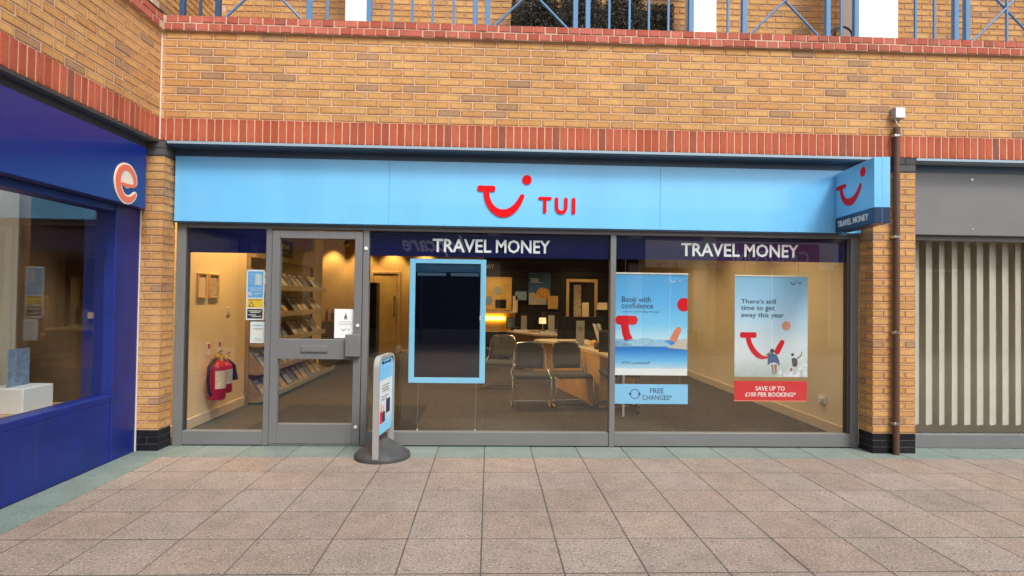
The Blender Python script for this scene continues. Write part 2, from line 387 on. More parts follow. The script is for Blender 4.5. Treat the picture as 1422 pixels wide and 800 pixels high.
    def ribbon(s, pts, t, fmap, caps=(True, True)):
        """stroke: pts (u, v, width); round ends."""
        L = []; Rr = []; m = len(pts)
        def seg(i):
            a = pts[max(i - 1, 0)]; b = pts[min(i + 1, m - 1)]
            d = Vector((b[0] - a[0], b[1] - a[1])); d.normalize(); return d
        for i, (u, v, w) in enumerate(pts):
            d = seg(i); nn = Vector((-d.y, d.x)) * w / 2
            L.append((u + nn.x, v + nn.y)); Rr.append((u - nn.x, v - nn.y))
        def arc(c, d, w):
            o = []
            for k in range(1, 7):
                a = math.pi * k / 7
                nx, ny = -d.y, d.x
                o.append((c[0] + w / 2 * (nx * math.cos(a) + d.x * math.sin(a)), c[1] + w / 2 * (ny * math.cos(a) + d.y * math.sin(a))))
            return o
        vs = []; fs = []
        for i in range(m):
            vs += [fmap(*L[i], t), fmap(*Rr[i], t), fmap(*L[i], 0), fmap(*Rr[i], 0)]
        for i in range(m - 1):
            a, b = 4 * i, 4 * i + 4
            fs += [(a + 1, b + 1, b, a), (a, b, b + 2, a + 2), (a + 3, b + 3, b + 1, a + 1)]
        s.add(vs, fs)
        if caps[1]:
            pp = [L[-1]] + arc(pts[-1], seg(m - 1), pts[-1][2]) + [Rr[-1]]; s.poly(pp, t, fmap)
        if caps[0]:
            d = seg(0); pp = [Rr[0]] + arc(pts[0], -d, pts[0][2]) + [L[0]]; s.poly(pp, t, fmap)
        return s
    def disc(s, cu, cv, r, t, fmap, n=28):
        return s.poly([(cu + r * math.cos(2 * math.pi * k / n), cv + r * math.sin(2 * math.pi * k / n)) for k in range(n)], t, fmap)
    def rrect(s, u0, u1, v0, v1, r, t, fmap, n=5):
        p = []
        for cx, cy, a0 in ((u1 - r, v1 - r, 0), (u0 + r, v1 - r, 90), (u0 + r, v0 + r, 180), (u1 - r, v0 + r, 270)):
            for k in range(n + 1):
                a = R(a0 + 90 * k / n); p.append((cx + r * math.cos(a), cy + r * math.sin(a)))
        return s.poly(p, t, fmap)
    def mesh(s, name, off=(0, 0, 0)):
        me = bpy.data.meshes.new(name)
        ox, oy, oz = off
        me.from_pydata([(x - ox, y - oy, z - oz) for x, y, z in s.v], [], s.f)
        me.polygons.foreach_set('use_smooth', s.sm)
        if s.uv:
            ul = me.uv_layers.new(name='uv')
            for p in me.polygons:
                q = s.uv.get(p.index)
                if q:
                    for k, li in enumerate(p.loop_indices): ul.data[li].uv = q[k]
        me.update()
        return me

WL = {}
def wl(o): return WL.get(o.name, Vector((0, 0, 0))) if o else Vector((0, 0, 0))
def thing(name, label, cat, loc=(0, 0, 0), group=None, kind=None):
    o = bpy.data.objects.new(name, None); C.objects.link(o)
    o.empty_display_size = .1
    o.location = loc; WL[o.name] = Vector(loc)
    if label: o['label'] = label
    if cat: o['category'] = cat
    if group: o['group'] = group
    if kind: o['kind'] = kind
    return o
def part(name, mb, m, parent=None, origin=None, label=None, kind=None):
    """mesh given in world coordinates (for unrotated things)"""
    pw = wl(parent)
    org = Vector(origin) if origin else pw
    me = mb.mesh(name, org); me.materials.append(MAT[m])
    o = bpy.data.objects.new(name, me); C.objects.link(o)
    o.parent = parent; o.location = org - pw; WL[o.name] = org
    if label: o['label'] = label
    if kind: o['kind'] = kind
    return o
def solo(name, mb, m, label, cat, loc, group=None):
    o = part(name, mb, m, None, loc)
    o['label'] = label; o['category'] = cat
    if group: o['group'] = group
    return o
def struct(name, mb, m, loc=(0, 0, 0)):
    o = part(name, mb, m, None, loc); o['kind'] = 'structure'; return o
def box(*a, **k): return MB().box(*a, **k)
def copy_tree(o, loc, rotz, label=None, group=None):
    r = o.copy(); C.objects.link(r); r.location = loc; r.rotation_euler = (0, 0, rotz)
    if label: r['label'] = label
    if group: r['group'] = group
    for ch in list(o.children):
        c = ch.copy(); C.objects.link(c); c.parent = r
        for g in list(ch.children):
            d = g.copy(); C.objects.link(d); d.parent = c
    return r

# maps (u, v, w) for the four ways a flat thing can face
def front(y): return lambda u, v, w: (u, y - w, v)             # faces the camera, u = x
def facex(x): return lambda u, v, w: (x + w, u, v)             # faces +x, u = y
def facenx(x): return lambda u, v, w: (x - w, -u, v)           # faces -x, u = -y
def facey(y): return lambda u, v, w: (-u, y + w, v)            # faces +y, u = -x

def text_mb(s, bold=0.0, shear=0.0, t=.003, res=2):
    cu = bpy.data.curves.new('lettering', 'FONT'); cu.body = s; cu.size = 1; cu.offset = bold; cu.shear = shear
    cu.resolution_u = res; cu.fill_mode = 'FRONT'
    ob = bpy.data.objects.new('lettering', cu); C.objects.link(ob)
    dg = bpy.context.evaluated_depsgraph_get(); dg.update()
    me = bpy.data.meshes.new_from_object(ob.evaluated_get(dg))
    vs = [(v.co.x, v.co.y) for v in me.vertices]; fs = [tuple(p.vertices) for p in me.polygons]
    edges = {}
    for fc in fs:
        for i in range(len(fc)):
            k = (fc[i], fc[(i + 1) % len(fc)]); edges[k] = edges.get(k, 0) + 1
    border = [k for k in edges if (k[1], k[0]) not in edges]
    bpy.data.objects.remove(ob); bpy.data.curves.remove(cu); bpy.data.meshes.remove(me)
    return vs, fs, border
def text(name, s, m, parent, u0, u1, v0, v1, fmap, t=.002, bold=0.0, shear=0.0, label=None):
    vs, fs, border = text_mb(s, bold, shear)
    xs = [a for a, b in vs]; ys = [b for a, b in vs]
    a0, a1, b0, b1 = min(xs), max(xs), min(ys), max(ys)
    if v1 is None:
        k = (u1 - u0) / (a1 - a0); v1 = v0 + (b1 - b0) * k
    if u1 is None:
        k = (v1 - v0) / (b1 - b0); u1 = u0 + (a1 - a0) * k
    P = [(u0 + (a - a0) / (a1 - a0) * (u1 - u0), v0 + (b - b0) / (b1 - b0) * (v1 - v0)) for a, b in vs]
    n = len(P)
    mb = MB()
    V = [fmap(u, v, t) for u, v in P] + [fmap(u, v, 0) for u, v in P]
    F = list(fs) + [(i, n + i, n + j, j) for i, j in border]
    mb.add(V, F)
    return part(name, mb, m, parent, None, label)

def brick_mb(L, H, D, c=.0035):
    """front face towards -y at y=0, centred in x and z; uv runs 0..1 over the face"""
    mb = MB(); a, b = L / 2, H / 2
    v = [(-a, c, -b), (a, c, -b), (a, c, b), (-a, c, b), (-a + c, 0, -b + c), (a - c, 0, -b + c), (a - c, 0, b - c), (-a + c, 0, b - c), (-a, D, -b), (a, D, -b), (a, D, b), (-a, D, b)]
    e = c / L; g = c / H
    o4 = [(0, 0), (1, 0), (1, 1), (0, 1)]; i4 = [(e, g), (1 - e, g), (1 - e, 1 - g), (e, 1 - g)]
    fs = [(4, 5, 6, 7)]; uv = [i4]
    for k in range(4):
        j = (k + 1) % 4
        fs.append((k, j, 4 + j, 4 + k)); uv.append([o4[k], o4[j], i4[j], i4[k]])
        fs.append((8 + k, 8 + j, j, k)); uv.append([(.5, 0)] * 4)
    mb.add(v, fs, False, uv); return mb
BR = {}
def brick_mesh(L, H, D, m, jit=0):
    key = (round(L, 4), round(H, 4), round(D, 4), m)
    if key not in BR:
        me = brick_mb(L, H, D).mesh('brick'); me.materials.append(MAT[m]); BR[key] = me
    return BR[key]
def put_brick(name, L, H, D, m, pos, rot, parent, jit=.0015):
    o = bpy.data.objects.new(name, brick_mesh(L, H, D, m)); C.objects.link(o)
    o.parent = parent
    d = Vector((random.uniform(-jit, jit), 0, 0)); d.rotate(Matrix.Rotation(rot, 3, 'Z'))
    n = Vector((0, random.uniform(-jit, jit), 0)); n.rotate(Matrix.Rotation(rot, 3, 'Z'))
    o.location = Vector(pos) - wl(parent) + d + n; o.rotation_euler = (0, random.uniform(-.003, .003), rot)
    return o
def add_brick(mb, L, H, D, pos, rot):
    b = brick_mb(L, H, D); c, s = math.cos(rot), math.sin(rot)
    vs = [(pos[0] + x * c - y * s, pos[1] + x * s + y * c, pos[2] + z) for x, y, z in b.v]
    mb.add(vs, b.f, False, [b.uv[i] for i in range(len(b.f))])

# ================================================================== SETTING: ground
XR = 11.4          # the facade is built this far to the right
ground = struct('ground', box(-400, 400, -400, 400, -.30, -.075), 'roof_grey', (0, 0, -.30))
pav = thing('pavement', None, None, (0, 0, 0), kind='structure')
pav['label'] = 'pinkish concrete slab paving with a green stone margin along the shopfront'
part('bedding', box(-9, 20, -12.2, .20, -.07, -.0022), 'paving_base', pav)
PS, PX, PY, JT = .4535, 3.242, -.1827, .0038
JY = .0068
slab = MB().box(-PS / 2 + JT, PS / 2 - JT, -PS / 2 + JY, PS / 2 - JY, -.05, 0, .0025).mesh('paving_slab'); slab.materials.append(MAT['paving'])
inf = MB()
for j in range(27):
    for i in range(-28, 37):
        cx, cy = PX + (i + .5) * PS, PY - (j + .5) * PS
        if cx < .20: continue
        near = j < 9 and -7 <= i <= 14
        dz = random.uniform(-.0004, .0016)
        if cx - PS / 2 < .31:
            w0 = .312
            inf.box(w0, cx + PS / 2 - JT, cy - PS / 2 + JY, cy + PS / 2 - JY, -.05, dz, .003)
        elif near:
            o = bpy.data.objects.new('paving_slab', slab); C.objects.link(o); o.parent = pav
            o.location = (cx, cy, dz); o.rotation_euler = (random.uniform(-.001, .001), random.uniform(-.001, .001), random.uniform(-.003, .003))
        else:
            inf.box(cx - PS / 2 + JT, cx + PS / 2 - JT, cy - PS / 2 + JY, cy + PS / 2 - JY, -.05, dz, .003)
part('paving_infill', inf, 'paving', pav, kind='stuff')
# green stone margin, in front and along the left shop
gs = MB()
for i in range(-6, 19):
    x0, x1 = PX + i * PS + JT, PX + (i + 1) * PS - JT
    if x1 < .3: continue
    part('margin_stone', box(x0, x1, PY + JT, .213, -.05, random.uniform(-.0004, .0012), .003), 'green_stone', pav, (x0, PY, 0))
for j in range(-1, 10):
    y1 = PY - j * .62 - JT if j >= 0 else .213; y0 = PY - (j + 1) * .62 + JT if j >= 0 else PY + JT
    part('margin_stone', box(-.03, .306 if j >= 0 else .518, y0, y1, -.05, random.uniform(-.0004, .0012), .003), 'green_stone', pav, (0, y0, 0))

# ================================================================== the brick front above the shop
fw = thing('brick_parapet_wall', 'long buff brick wall above the shop with red soldier course and red coping', 'wall', (3.5, 0, 2.93))
core = MB()
core.box(.127, XR, .0035, .22, 2.932, 3.978)
part('mortar_core', core, 'mortar', fw)
part('coping_core', box(.133, XR, -.0275, .215, 3.9785, 4.116), 'mortar', fw)
ZS = 3.147                                  # top of the soldier course
rest = MB(); cand = []
for row in range(11):
    z = ZS + .0052 + .0325 + row * .0752
    x = .379 + (-1.5 if row % 2 else -1) * .225 + (0 if row % 2 == 0 else .225)
    # joints sit at x + k*.225
    xs = x
    first = True
    j = xs - .225
    while j < XR:
        a, b = j + .005, j + .225 - .005
        a = max(a, .130); b = min(b, XR)
        if b - a > .012:
            cand.append((abs((a + b) / 2 - 3.9) + .0 * row, b - a, (a + b) / 2, z))
        j += .225
cand.sort(key=lambda c: c[0])
for k, (_, L, cx, z) in enumerate(cand):
    L = .215 if abs(L - .215) < .002 else L
    if k < 298: put_brick('brick', L, .065, .03, 'buff_brick', (cx, 0, z), 0, fw)
    else: add_brick(rest, L, .065, .03, (cx, 0, z), 0)
part('brick_infill', rest, 'buff_brick', fw, kind='stuff')
j = .335 - .225
while j < XR:
    a, b = max(j + .005, .130), j + .075 - .005
    if b - a > .02: put_brick('soldier_brick', b - a, .2135, .03, 'red_brick', ((a + b) / 2, -.001, ZS - .1075), 0, fw)
    j += .075
for cz, x0 in ((4.0845, .286), (4.012, .230)):
    j = x0 - .1125
    while j < XR:
        a, b = max(j + .005, .165), j + .1125 - .005
        if b - a > .03: put_brick('coping_brick', b - a, .063, .24, 'red_coping', ((a + b) / 2, -.032, cz), 0, fw, .003)
        j += .1125
# steel lintel over the shopfront
lm = MB().box(.196, 7.157, -.004, .30, 2.905, 2.9295)
part('lintel_edge', lm, 'lintel_lip', fw)
part('lintel_plate', MB().box(.185, 7.05, .17, .30, 2.80, 2.903).box(.20, 7.04, .012, .295, 2.893, 2.9035), 'lintel_blue', fw)

# ------------------------------------------------------------------ left side wall (square to the shop)
YL = -4.4
sw = thing('brick_side_wall', 'buff brick wall with red coping turning towards the street at the left corner', 'wall', (.125, -1, 2.93))
part('mortar_core', box(-.06, .1215, YL, .004, 2.932, 3.978), 'mortar', sw)
part('coping_core', box(-.06, .152, YL, -.0325, 3.98, 4.116), 'mortar', sw)
HP = math.pi / 2
for row in range(11):
    z = ZS + .0052 + .0325 + row * .0752
    j = -.005 - (0 if row % 2 else .1125)
    if row % 2 == 0: put_brick('brick', .1, .065, .03, 'buff_brick', (.125, -.058, z), HP, sw)
    j = -.008 - (0 if row % 2 else .1125)
    while j > YL:
        put_brick('brick', .215, .065, .03, 'buff_brick', (.125, j - .1075, z), HP, sw); j -= .225
j = -.012
while j > YL + .05:
    put_brick('soldier_brick', .065, .2135, .03, 'red_brick', (.126, j - .0325, ZS - .1075), HP, sw); j -= .075
for cz, x0 in ((4.0845, -.040), (4.012, -.096)):
    j = x0
    while j > YL:
        put_brick('coping_brick', .1025, .063, .2, 'red_coping', (.157, j - .051, cz), HP, sw, .003); j -= .1125
part('corner_sealant', box(.126, .136, -.010, .003, 2.94, 4.05), 'sealant', sw)
part('soffit_panel', box(-.05, .105, YL, -.01, 2.915, 2.931), 'frame_grey', sw)

# ------------------------------------------------------------------ piers
def pier(name, label, x0, x1, ret, left):
    """ret: depth of the return; left True: return faces +x at x1; else faces -x at x0"""
    t = thing(name, label, 'pillar', ((x0 + x1) / 2, .1, 0))
    part('mortar_core', box(x0 + .005, x1 - .005, .005, ret - .002, .196, 2.78), 'mortar', t)
    part('plinth_core', box(x0 + .004, x1 - .004, .004, ret - .002, 0, .194), 'dark_mortar', t)
    part('cap_core', box(x0 + .006, x1 - .006, .006, ret - .002, 2.785, 2.929), 'dark_mortar', t)
    def solid(nm, a, b, d0, d1, z, h, m):
        mb = MB().box(a, b, d0, d1, z - h / 2, z + h / 2, .003)
        # uv for the front and return faces
        for k, fc in enumerate(mb.f):
            P = [mb.v[i] for i in fc]
            uv = []
            for q in P:
                du = (q[0] - a) / (b - a) if (max(p[1] for p in P) - min(p[1] for p in P)) < .01 else (q[1] - d0) / (d1 - d0)
                uv.append((du, (q[2] - z) / h + .5))
            mb.uv[k] = uv
        jx = random.uniform(-.0012, .0012)
        o = part(nm, mb, m, t, ((a + b) / 2, d0, z)); o.location.x += jx; o.location.y += random.uniform(-.001, .001); return o
    def course(z, h, row, nm, m, g=.005):
        L = x1 - x0
        s = (lambda u: x1 - u) if left else (lambda u: x0 + u)       # distance from the corner
        def pc(u0, u1, d0, d1):
            a, b = sorted((s(u0), s(u1))); solid(nm, a + (0 if not left else g), b - (0 if left else g), d0, d1 - (g if d1 < ret - .01 else 0), z, h, m)
        if row % 2 == 0:
            u = min(.215 if not left else .172, L); pc(0, u, 0, .108); pc(0, .1, .108, ret)
            while L - u > .02: pc(u, min(u + .225, L), 0, .06); u += .225
        else:
            pc(0, .107, 0, ret); u = .107
            while L - u > .02: pc(u, min(u + .225, L), 0, .06); u += .225
    for row in range(34):
        course(.2005 + .0325 + .005 + row * .0759, .0655, row, 'brick', 'buff_brick')
    for row in range(3):
        course(.0325 + row * .0655, .061, row, 'plinth_brick', 'black_brick', .002)
    for row in range(2):
        course(2.8235 + row * .0705, .066, row, 'cap_brick', 'grey_brick', .003)
    return t
pier('brick_pier', 'narrow brick pier with black plinth between the deep blue left shop and the fascia', -.030, .179, .214, True)
pier('brick_pier', 'brick pier with glossy black plinth under the projecting sign beside the brown pipe', 7.057, 7.497, .214, False)

# ================================================================== shopfront
YF, YG = .215, .25
sf = thing('shopfront', 'grey aluminium shopfront with glazed door and three large display windows', 'shopfront', (3.6, YF, 0))
fr = lambda nm, *a: part(nm, MB().box(*a, ch=.003), 'frame_grey', sf)
fr('jamb', .192, .280, YF, .30, 0, 2.34)
part('jamb_gasket', box(.2805, .290, .235, .30, .135, 2.13), 'frame_dark', sf)
fr('mullion', 1.060, 1.1185, YF, .30, .003, 2.134)
fr('mullion', 2.010, 2.067, YF, .30, .003, 2.134)
fr('mullion', 4.487, 4.543, YF - .006, .30, .003, 2.134)
fr('jamb', 6.972, 7.056, YF, .30, 0, 2.34)
part('jamb_gasket', box(6.944, 6.9715, .235, .30, .135, 2.13), 'frame_dark', sf)
fr('transom', .281, 6.971, YF, .30, 2.135, 2.34)
part('head_trim', box(.281, 6.971, .195, .214, 2.185, 2.20), 'frame_dark', sf)
for a, b in ((.281, 1.0595), (2.0675, 4.4865), (4.5435, 6.9715)):
    fr('sill', a, b, YF + .004, .30, .006, .140)
part('threshold', box(1.119, 2.0095, .2165, .30, .002, .016), 'steel', sf)
# panes, each with its navy vinyl band and its lettering
def pane(a, b, z0, z1, band=None, words=None):
    p = part('window_pane', box(a, b, YG, YG + .006, z0, z1), 'glass', sf, ((a + b) / 2, YG, z0))
    if band: part('vinyl_band', box(a, b, YG + .010, YG + .012, band, z1), 'navy_vinyl', p)
    if words:
        u0, u1 = words
        us = [(0, .497), (.536, 1)]
        for w, (q0, q1) in zip(('TRAVEL', 'MONEY'), us):
            text('lettering', w, 'white_vinyl', p, u0 + (u1 - u0) * q0, u0 + (u1 - u0) * q1, 1.934, 2.069, front(YG + .0095), t=.002, bold=.018)
pane(.290, 1.060, .14, 2.136, 1.892)
pane(2.067, 4.487, .14, 2.136, 1.888, (2.692, 3.878))
pane(4.543, 6.944, .14, 2.136, 1.893, (5.222, 6.447))
# door leaf
D0, D1 = 1.1235, 2.0045
dm = MB().box(D0, 1.197, YF - .012, .268, .022, 2.118, .003).box(1.931, D1, YF - .012, .268, .022, 2.118, .003)
dm.box(1.1975, 1.9305, YF - .011, .267, 2.044, 2.118, .003).box(1.1975, 1.9305, YF - .011, .267, .852, 1.049, .003).box(1.1975, 1.9305, YF - .011, .267, .022, .216, .003)
door = part('door', dm, 'frame_grey', sf, (D0, YF, .02))
part('glass', MB().box(1.19, 1.938, YG, YG + .006, 1.04, 2.05).box(1.19, 1.938, YG, YG + .006, .21, .858), 'glass', door)
part('letterbox', MB().box(1.418, 1.687, YF - .020, YF - .010, .916, .991, .003).box(1.428, 1.677, YF - .026, YF - .019, .926, .981, .003), 'frame_grey', door)
part('handle', MB().box(1.862, 2.003, YF - .062, YF - .0115, .884, 1.103, .006), 'frame_grey', door)
part('lock', MB().tube([(1.972, YF - .0115, 1.19), (1.972, YF - .024, 1.19)], .016, 14), 'white_plastic', door)
part('lock', MB().tube([(1.968, YF - .0115, .19), (1.968, YF - .022, .19)], .016, 14), 'white_plastic', door)
part('sensor', MB().tube([(2.040, YF, 1.955), (2.040, YF - .012, 1.955)], .018, 14).tube([(2.040, YF - .012, 1.955), (2.040, YF - .014, 1.955)], .007, 10), 'white_plastic', sf)

# ------------------------------------------------------------------ fascia sign
fs_ = thing('fascia_sign', 'long light blue fascia with red smile logo and red TUI letters', 'sign', (3.6, .15, 2.185))
for a, b in ((.198, 2.2655), (2.2670, 4.9665), (4.9680, 7.040)):
    part('panel', MB().box(a, b, .150, .192, 2.186, 2.822, .002), 'fascia_blue', fs_)
for q in range(14):
    x_ = .30 + q * .505
    for z_ in (2.205, 2.80): part('fixing', MB().tube([(x_, .1505, z_), (x_, .147, z_)], .006, 8), 'sign_side_blue', fs_)
part('backing_tray', box(.21, 7.03, .1925, .214, 2.20, 2.81), 'frame_dark', fs_)
part('lower_trim', MB().box(.198, 7.04, .160, .2135, 2.174, 2.185), 'lintel_blue', fs_)
k = .001081
def zx(px): return 3.135 + (px - 155) * k
def zz(py): return 2.659 - (py - 334) * k
def smile(fm, X, Z, kk, t=.010):
    """X, Z map drawing pixels to u, v; kk scales widths"""
    mb = MB()
    P = [(236, 440, 52), (239, 475, 52), (248, 520, 53), (264, 560, 55), (287, 593, 58), (312, 618, 62), (342, 637, 67), (370, 645, 72), (395, 648, 75), (422, 645, 73), (452, 634, 69), (482, 614, 64), (510, 586, 58), (534, 553, 52), (553, 517, 46), (567, 488, 42)]
    mb.ribbon([(X(a), Z(b), w * kk) for a, b, w in P], t, fm, (False, True))
    mb.rrect(X(155), X(320), Z(450), Z(395), 20 * kk, t + .0006, fm)
    return mb, MB().disc(X(609), Z(334), 44 * kk, t, fm)
fm = front(.150)
a, b = smile(fm, zx, zz, k)
part('smile', a, 'logo_red', fs_); part('dot', b, 'logo_red', fs_)
def st(*pts, w=32): return [(zx(x), zz(y), w * k) for x, y in pts]
part('letter', MB().ribbon(st((730, 502), (826, 502), w=29), .010, fm).ribbon(st((777, 506), (777, 624)), .0094, fm), 'logo_red', fs_)
part('letter', MB().ribbon(st((885, 506), (885, 575), (889, 600), (901, 619), (918, 628), (930, 629), (944, 626), (959, 616), (969, 598), (972, 575), (972, 506)), .010, fm), 'logo_red', fs_)
part('letter', MB().ribbon(st((1043, 507), (1043, 628), w=33), .010, fm), 'logo_red', fs_)

# ------------------------------------------------------------------ projecting sign
ps = thing('projecting_sign', 'small light blue box sign sticking out above the right pier with navy TRAVEL MONEY band', 'sign', (6.760, .150, 2.19))
part('box', MB().box(6.760, 6.897, -.60, .135, 2.329, 2.778, .003), 'fascia_blue', ps)
part('band', MB().box(6.760, 6.897, -.60, .135, 2.190, 2.3285, .003), 'sign_navy', ps)
part('seam', box(6.8275, 6.8295, -.6012, -.599, 2.19, 2.778), 'sign_side_blue', ps)
fx = facenx(6.760)
U0 = lambda px: (.60 - .75) + 0  # helper base
def ux(px): return -.14 + .035 + (px - 155) * (.565 / 500)      # u = -y: runs from the wall (-.15) to the tip (.60)
def uz(py): return 2.688 - (py - 334) * (.30 / 395)
a, b = MB(), MB()
P = [(236, 440, 52), (239, 475, 52), (248, 520, 53), (264, 560, 55), (287, 593, 58), (312, 618, 62), (342, 637, 67), (370, 645, 72), (395, 648, 75), (422, 645, 73), (452, 634, 69), (482, 614, 64), (510, 586, 58), (534, 553, 52), (553, 517, 46), (567, 488, 42)]
kk = .00098
a.ribbon([(ux(q), uz(w_), w * kk) for q, w_, w in P], .004, fx, (False, True)); a.rrect(ux(150), ux(322), uz(450), uz(392), 18 * kk, .0046, fx)
b.disc(ux(609), uz(334), 46 * kk, .004, fx)
part('smile', a, 'logo_red', ps); part('dot', b, 'logo_red', ps)
text('lettering', 'TRAVEL MONEY', 'white_vinyl', ps, -.085, .505, 2.232, 2.292, fx, t=.003, bold=.014)
part('bracket', MB().box(6.80, 6.857, .1, .149, 2.16, 2.1895), 'sign_side_blue', ps)

ps.rotation_euler = (0, 0, R(-7.4)); ps.location.y = .146

# ================================================================== things on and behind the glass
sc = thing('display_screen', 'tall dark display screen in a light blue frame hanging in the window', 'screen', (2.85, .3, .62))
X0, X1, Z0, Z1 = 2.466, 3.234, .616, 1.868
bz = .056
bm = MB().box(X0, X0 + bz, .275, .33, Z0, Z1, .004).box(X1 - bz, X1, .275, .33, Z0, Z1, .004)
bm.box(X0 + bz, X1 - bz, .276, .33, Z0, Z0 + bz, .003).box(X0 + bz, X1 - bz, .276, .33, Z1 - bz + .008, Z1, .003)
part('bezel', bm, 'screen_border', sc)
part('display', box(X0 + bz + .001, X1 - bz - .001, .285, .325, Z0 + bz + .001, Z1 - bz + .006), 'screen_black', sc)
gs_ = front(.285)
part('print_header', MB().poly([(X0 + bz + .004, 1.735), (X1 - bz - .004, 1.735), (X1 - bz - .004, 1.815), (X0 + bz + .004, 1.815)], .0006, gs_), 'screen_header', sc)
text('print_heading', 'LATEST HOLIDAY OFFERS', 'screen_ink', sc, 2.595, 3.12, 1.762, 1.792, gs_, .0012, .01)
tb = MB()
for a_ in (2.54, 2.875): tb.rrect(a_, a_ + .29, 1.695, 1.727, .008, .0012, gs_)
part('print_tabs', tb, 'screen_ink', sc)
for cx in (2.562, 3.145):
    cb = part('cable', MB().tube([(cx, .30, .02), (cx, .30, Z0 + .002)], .0035, 6).tube([(cx, .30, Z1 - .002), (cx, .30, 2.9)], .0035, 6), 'steel', sc)
    part('cable_end', MB().tube([(cx, .30, .02), (cx, .30, .13), (cx, .30, .15)], [.011, .011, .006], 10), 'white_plastic', cb)

def hanger(t, x0, x1, z0, z1, y):
    part('wire', MB().tube([(x0, y, z0), (x0, y, z1)], .0016, 5).tube([(x1, y, z0), (x1, y, z1)], .0016, 5), 'steel', t)
PYp = .30
p1 = thing('window_poster', 'sea view window poster reading Book with confidence', 'poster', (4.92, PYp, .71))
part('sheet', box(4.558, 5.308, PYp, PYp + .006, .710, 1.742), 'poster_sea', p1)
part('top_rail', MB().box(4.553, 5.312, PYp - .006, PYp + .010, 1.742, 1.760, .003), 'sealant', p1)
hanger(p1, 4.66, 5.22, 1.758, 2.95, PYp)
g = front(PYp)
text('heading', 'Book with', 'ink_navy', p1, 4.625, 4.925, 1.456, 1.515, g, .0012, .006)
text('heading', 'confidence', 'ink_navy', p1, 4.622, 4.950, 1.392, 1.450, g, .0012, .006)
text('caption', 'with the TUI Holiday Promise', 'ink_navy', p1, 4.635, 5.01, 1.345, 1.368, g, .0012)
text('caption', 'ATOL protected*', 'ink_navy', p1, 4.625, 4.925, .815, .852, g, .0012, .006)
mb = MB().rrect(4.540 + .019, 4.790, 1.225, 1.318, .040, .0012, g)
mb.poly([(4.615, 1.230), (4.695, 1.230), (4.712, 1.14), (4.742, 1.083), (4.660, 1.062), (4.635, 1.12)], .0018, g)
part('print_stroke', mb, 'print_red', p1)
part('print_stroke', MB().poly([(5.118, 1.075), (5.185, 1.047), (5.232, 1.14), (5.244, 1.17), (5.236, 1.198), (5.214, 1.208), (5.190, 1.198), (5.172, 1.172)], .0018, g), 'print_coral', p1)
part('print_dot', MB().poly([(5.268 + .070 * math.cos(a_), 1.437 + .070 * math.sin(a_)) for a_ in [R(d) for d in range(56, 305, 8)]], .0016, g), 'print_red', p1)
part('print_hills', MB().poly([(4.559, 1.005), (5.15, 1.005), (5.1, 1.045), (5.03, 1.078), (4.96, 1.075), (4.9, 1.092), (4.82, 1.090), (4.76, 1.072), (4.69, 1.050), (4.62, 1.065), (4.559, 1.075)], .0008, g), 'print_hill_far', p1)
part('print_hills', MB().poly([(4.559, 1.000), (4.75, 1.000), (4.72, 1.03), (4.66, 1.045), (4.6, 1.06), (4.559, 1.068)], .001, g), 'print_hill', p1)
part('print_town', MB().poly([(5.10, .992), (5.307, .975), (5.307, 1.085), (5.26, 1.09), (5.23, 1.07), (5.19, 1.062), (5.17, 1.03), (5.12, 1.012)], .001, g), 'print_town', p1)
def small_logo(t, x, z, s, m, g):
    mb = MB(); mb.ribbon([(x, z, .006 * s), (x + .012 * s, z - .016 * s, .008 * s), (x + .03 * s, z - .022 * s, .010 * s), (x + .045 * s, z - .012 * s, .008 * s), (x + .052 * s, z - .002 * s, .006 * s)], .0016, g)
    mb.disc(x + .058 * s, z + .014 * s, .005 * s, .0016, g)
    part('small_logo', mb, m, t)
    text('small_logo', 'TUI', m, t, x + .075 * s, x + .115 * s, z - .016 * s, z + .002 * s, g, .0016)
small_logo(p1, 5.125, 1.688, 1.0, 'print_foam', g)

s1 = thing('window_strip', 'light blue sign strip reading FREE CHANGES with circular arrows', 'sign', (4.94, PYp, .42))
part('board', box(4.562, 5.316, PYp, PYp + .006, .418, .618), 'strip_blue', s1)
text('lettering', 'FREE', 'ink_navy', s1, 4.925, 5.065, .527, .578, g, .0012, .004)
text('lettering', 'CHANGES*', 'ink_navy', s1, 4.845, 5.150, .458, .510, g, .0012, .004)
ar = MB()
for a0, a1 in ((200, 350), (20, 170)):
    ar.ribbon([(4.768 + .047 * math.cos(R(a_)), .519 + .047 * math.sin(R(a_)), .007) for a_ in range(a0, a1 + 1, 10)], .0012, g)
    ex, ez = 4.768 + .047 * math.cos(R(a1)), .519 + .047 * math.sin(R(a1)); tx, tz = -math.sin(R(a1)), math.cos(R(a1))
    ar.poly([(ex + tx * .026, ez + tz * .026), (ex + tz * .019, ez - tx * .019), (ex - tz * .019, ez + tx * .019)], .0014, g)
part('arrows', ar, 'ink_navy', s1)
hanger(s1, 4.60, 5.235, .616, .712, PYp + .003)

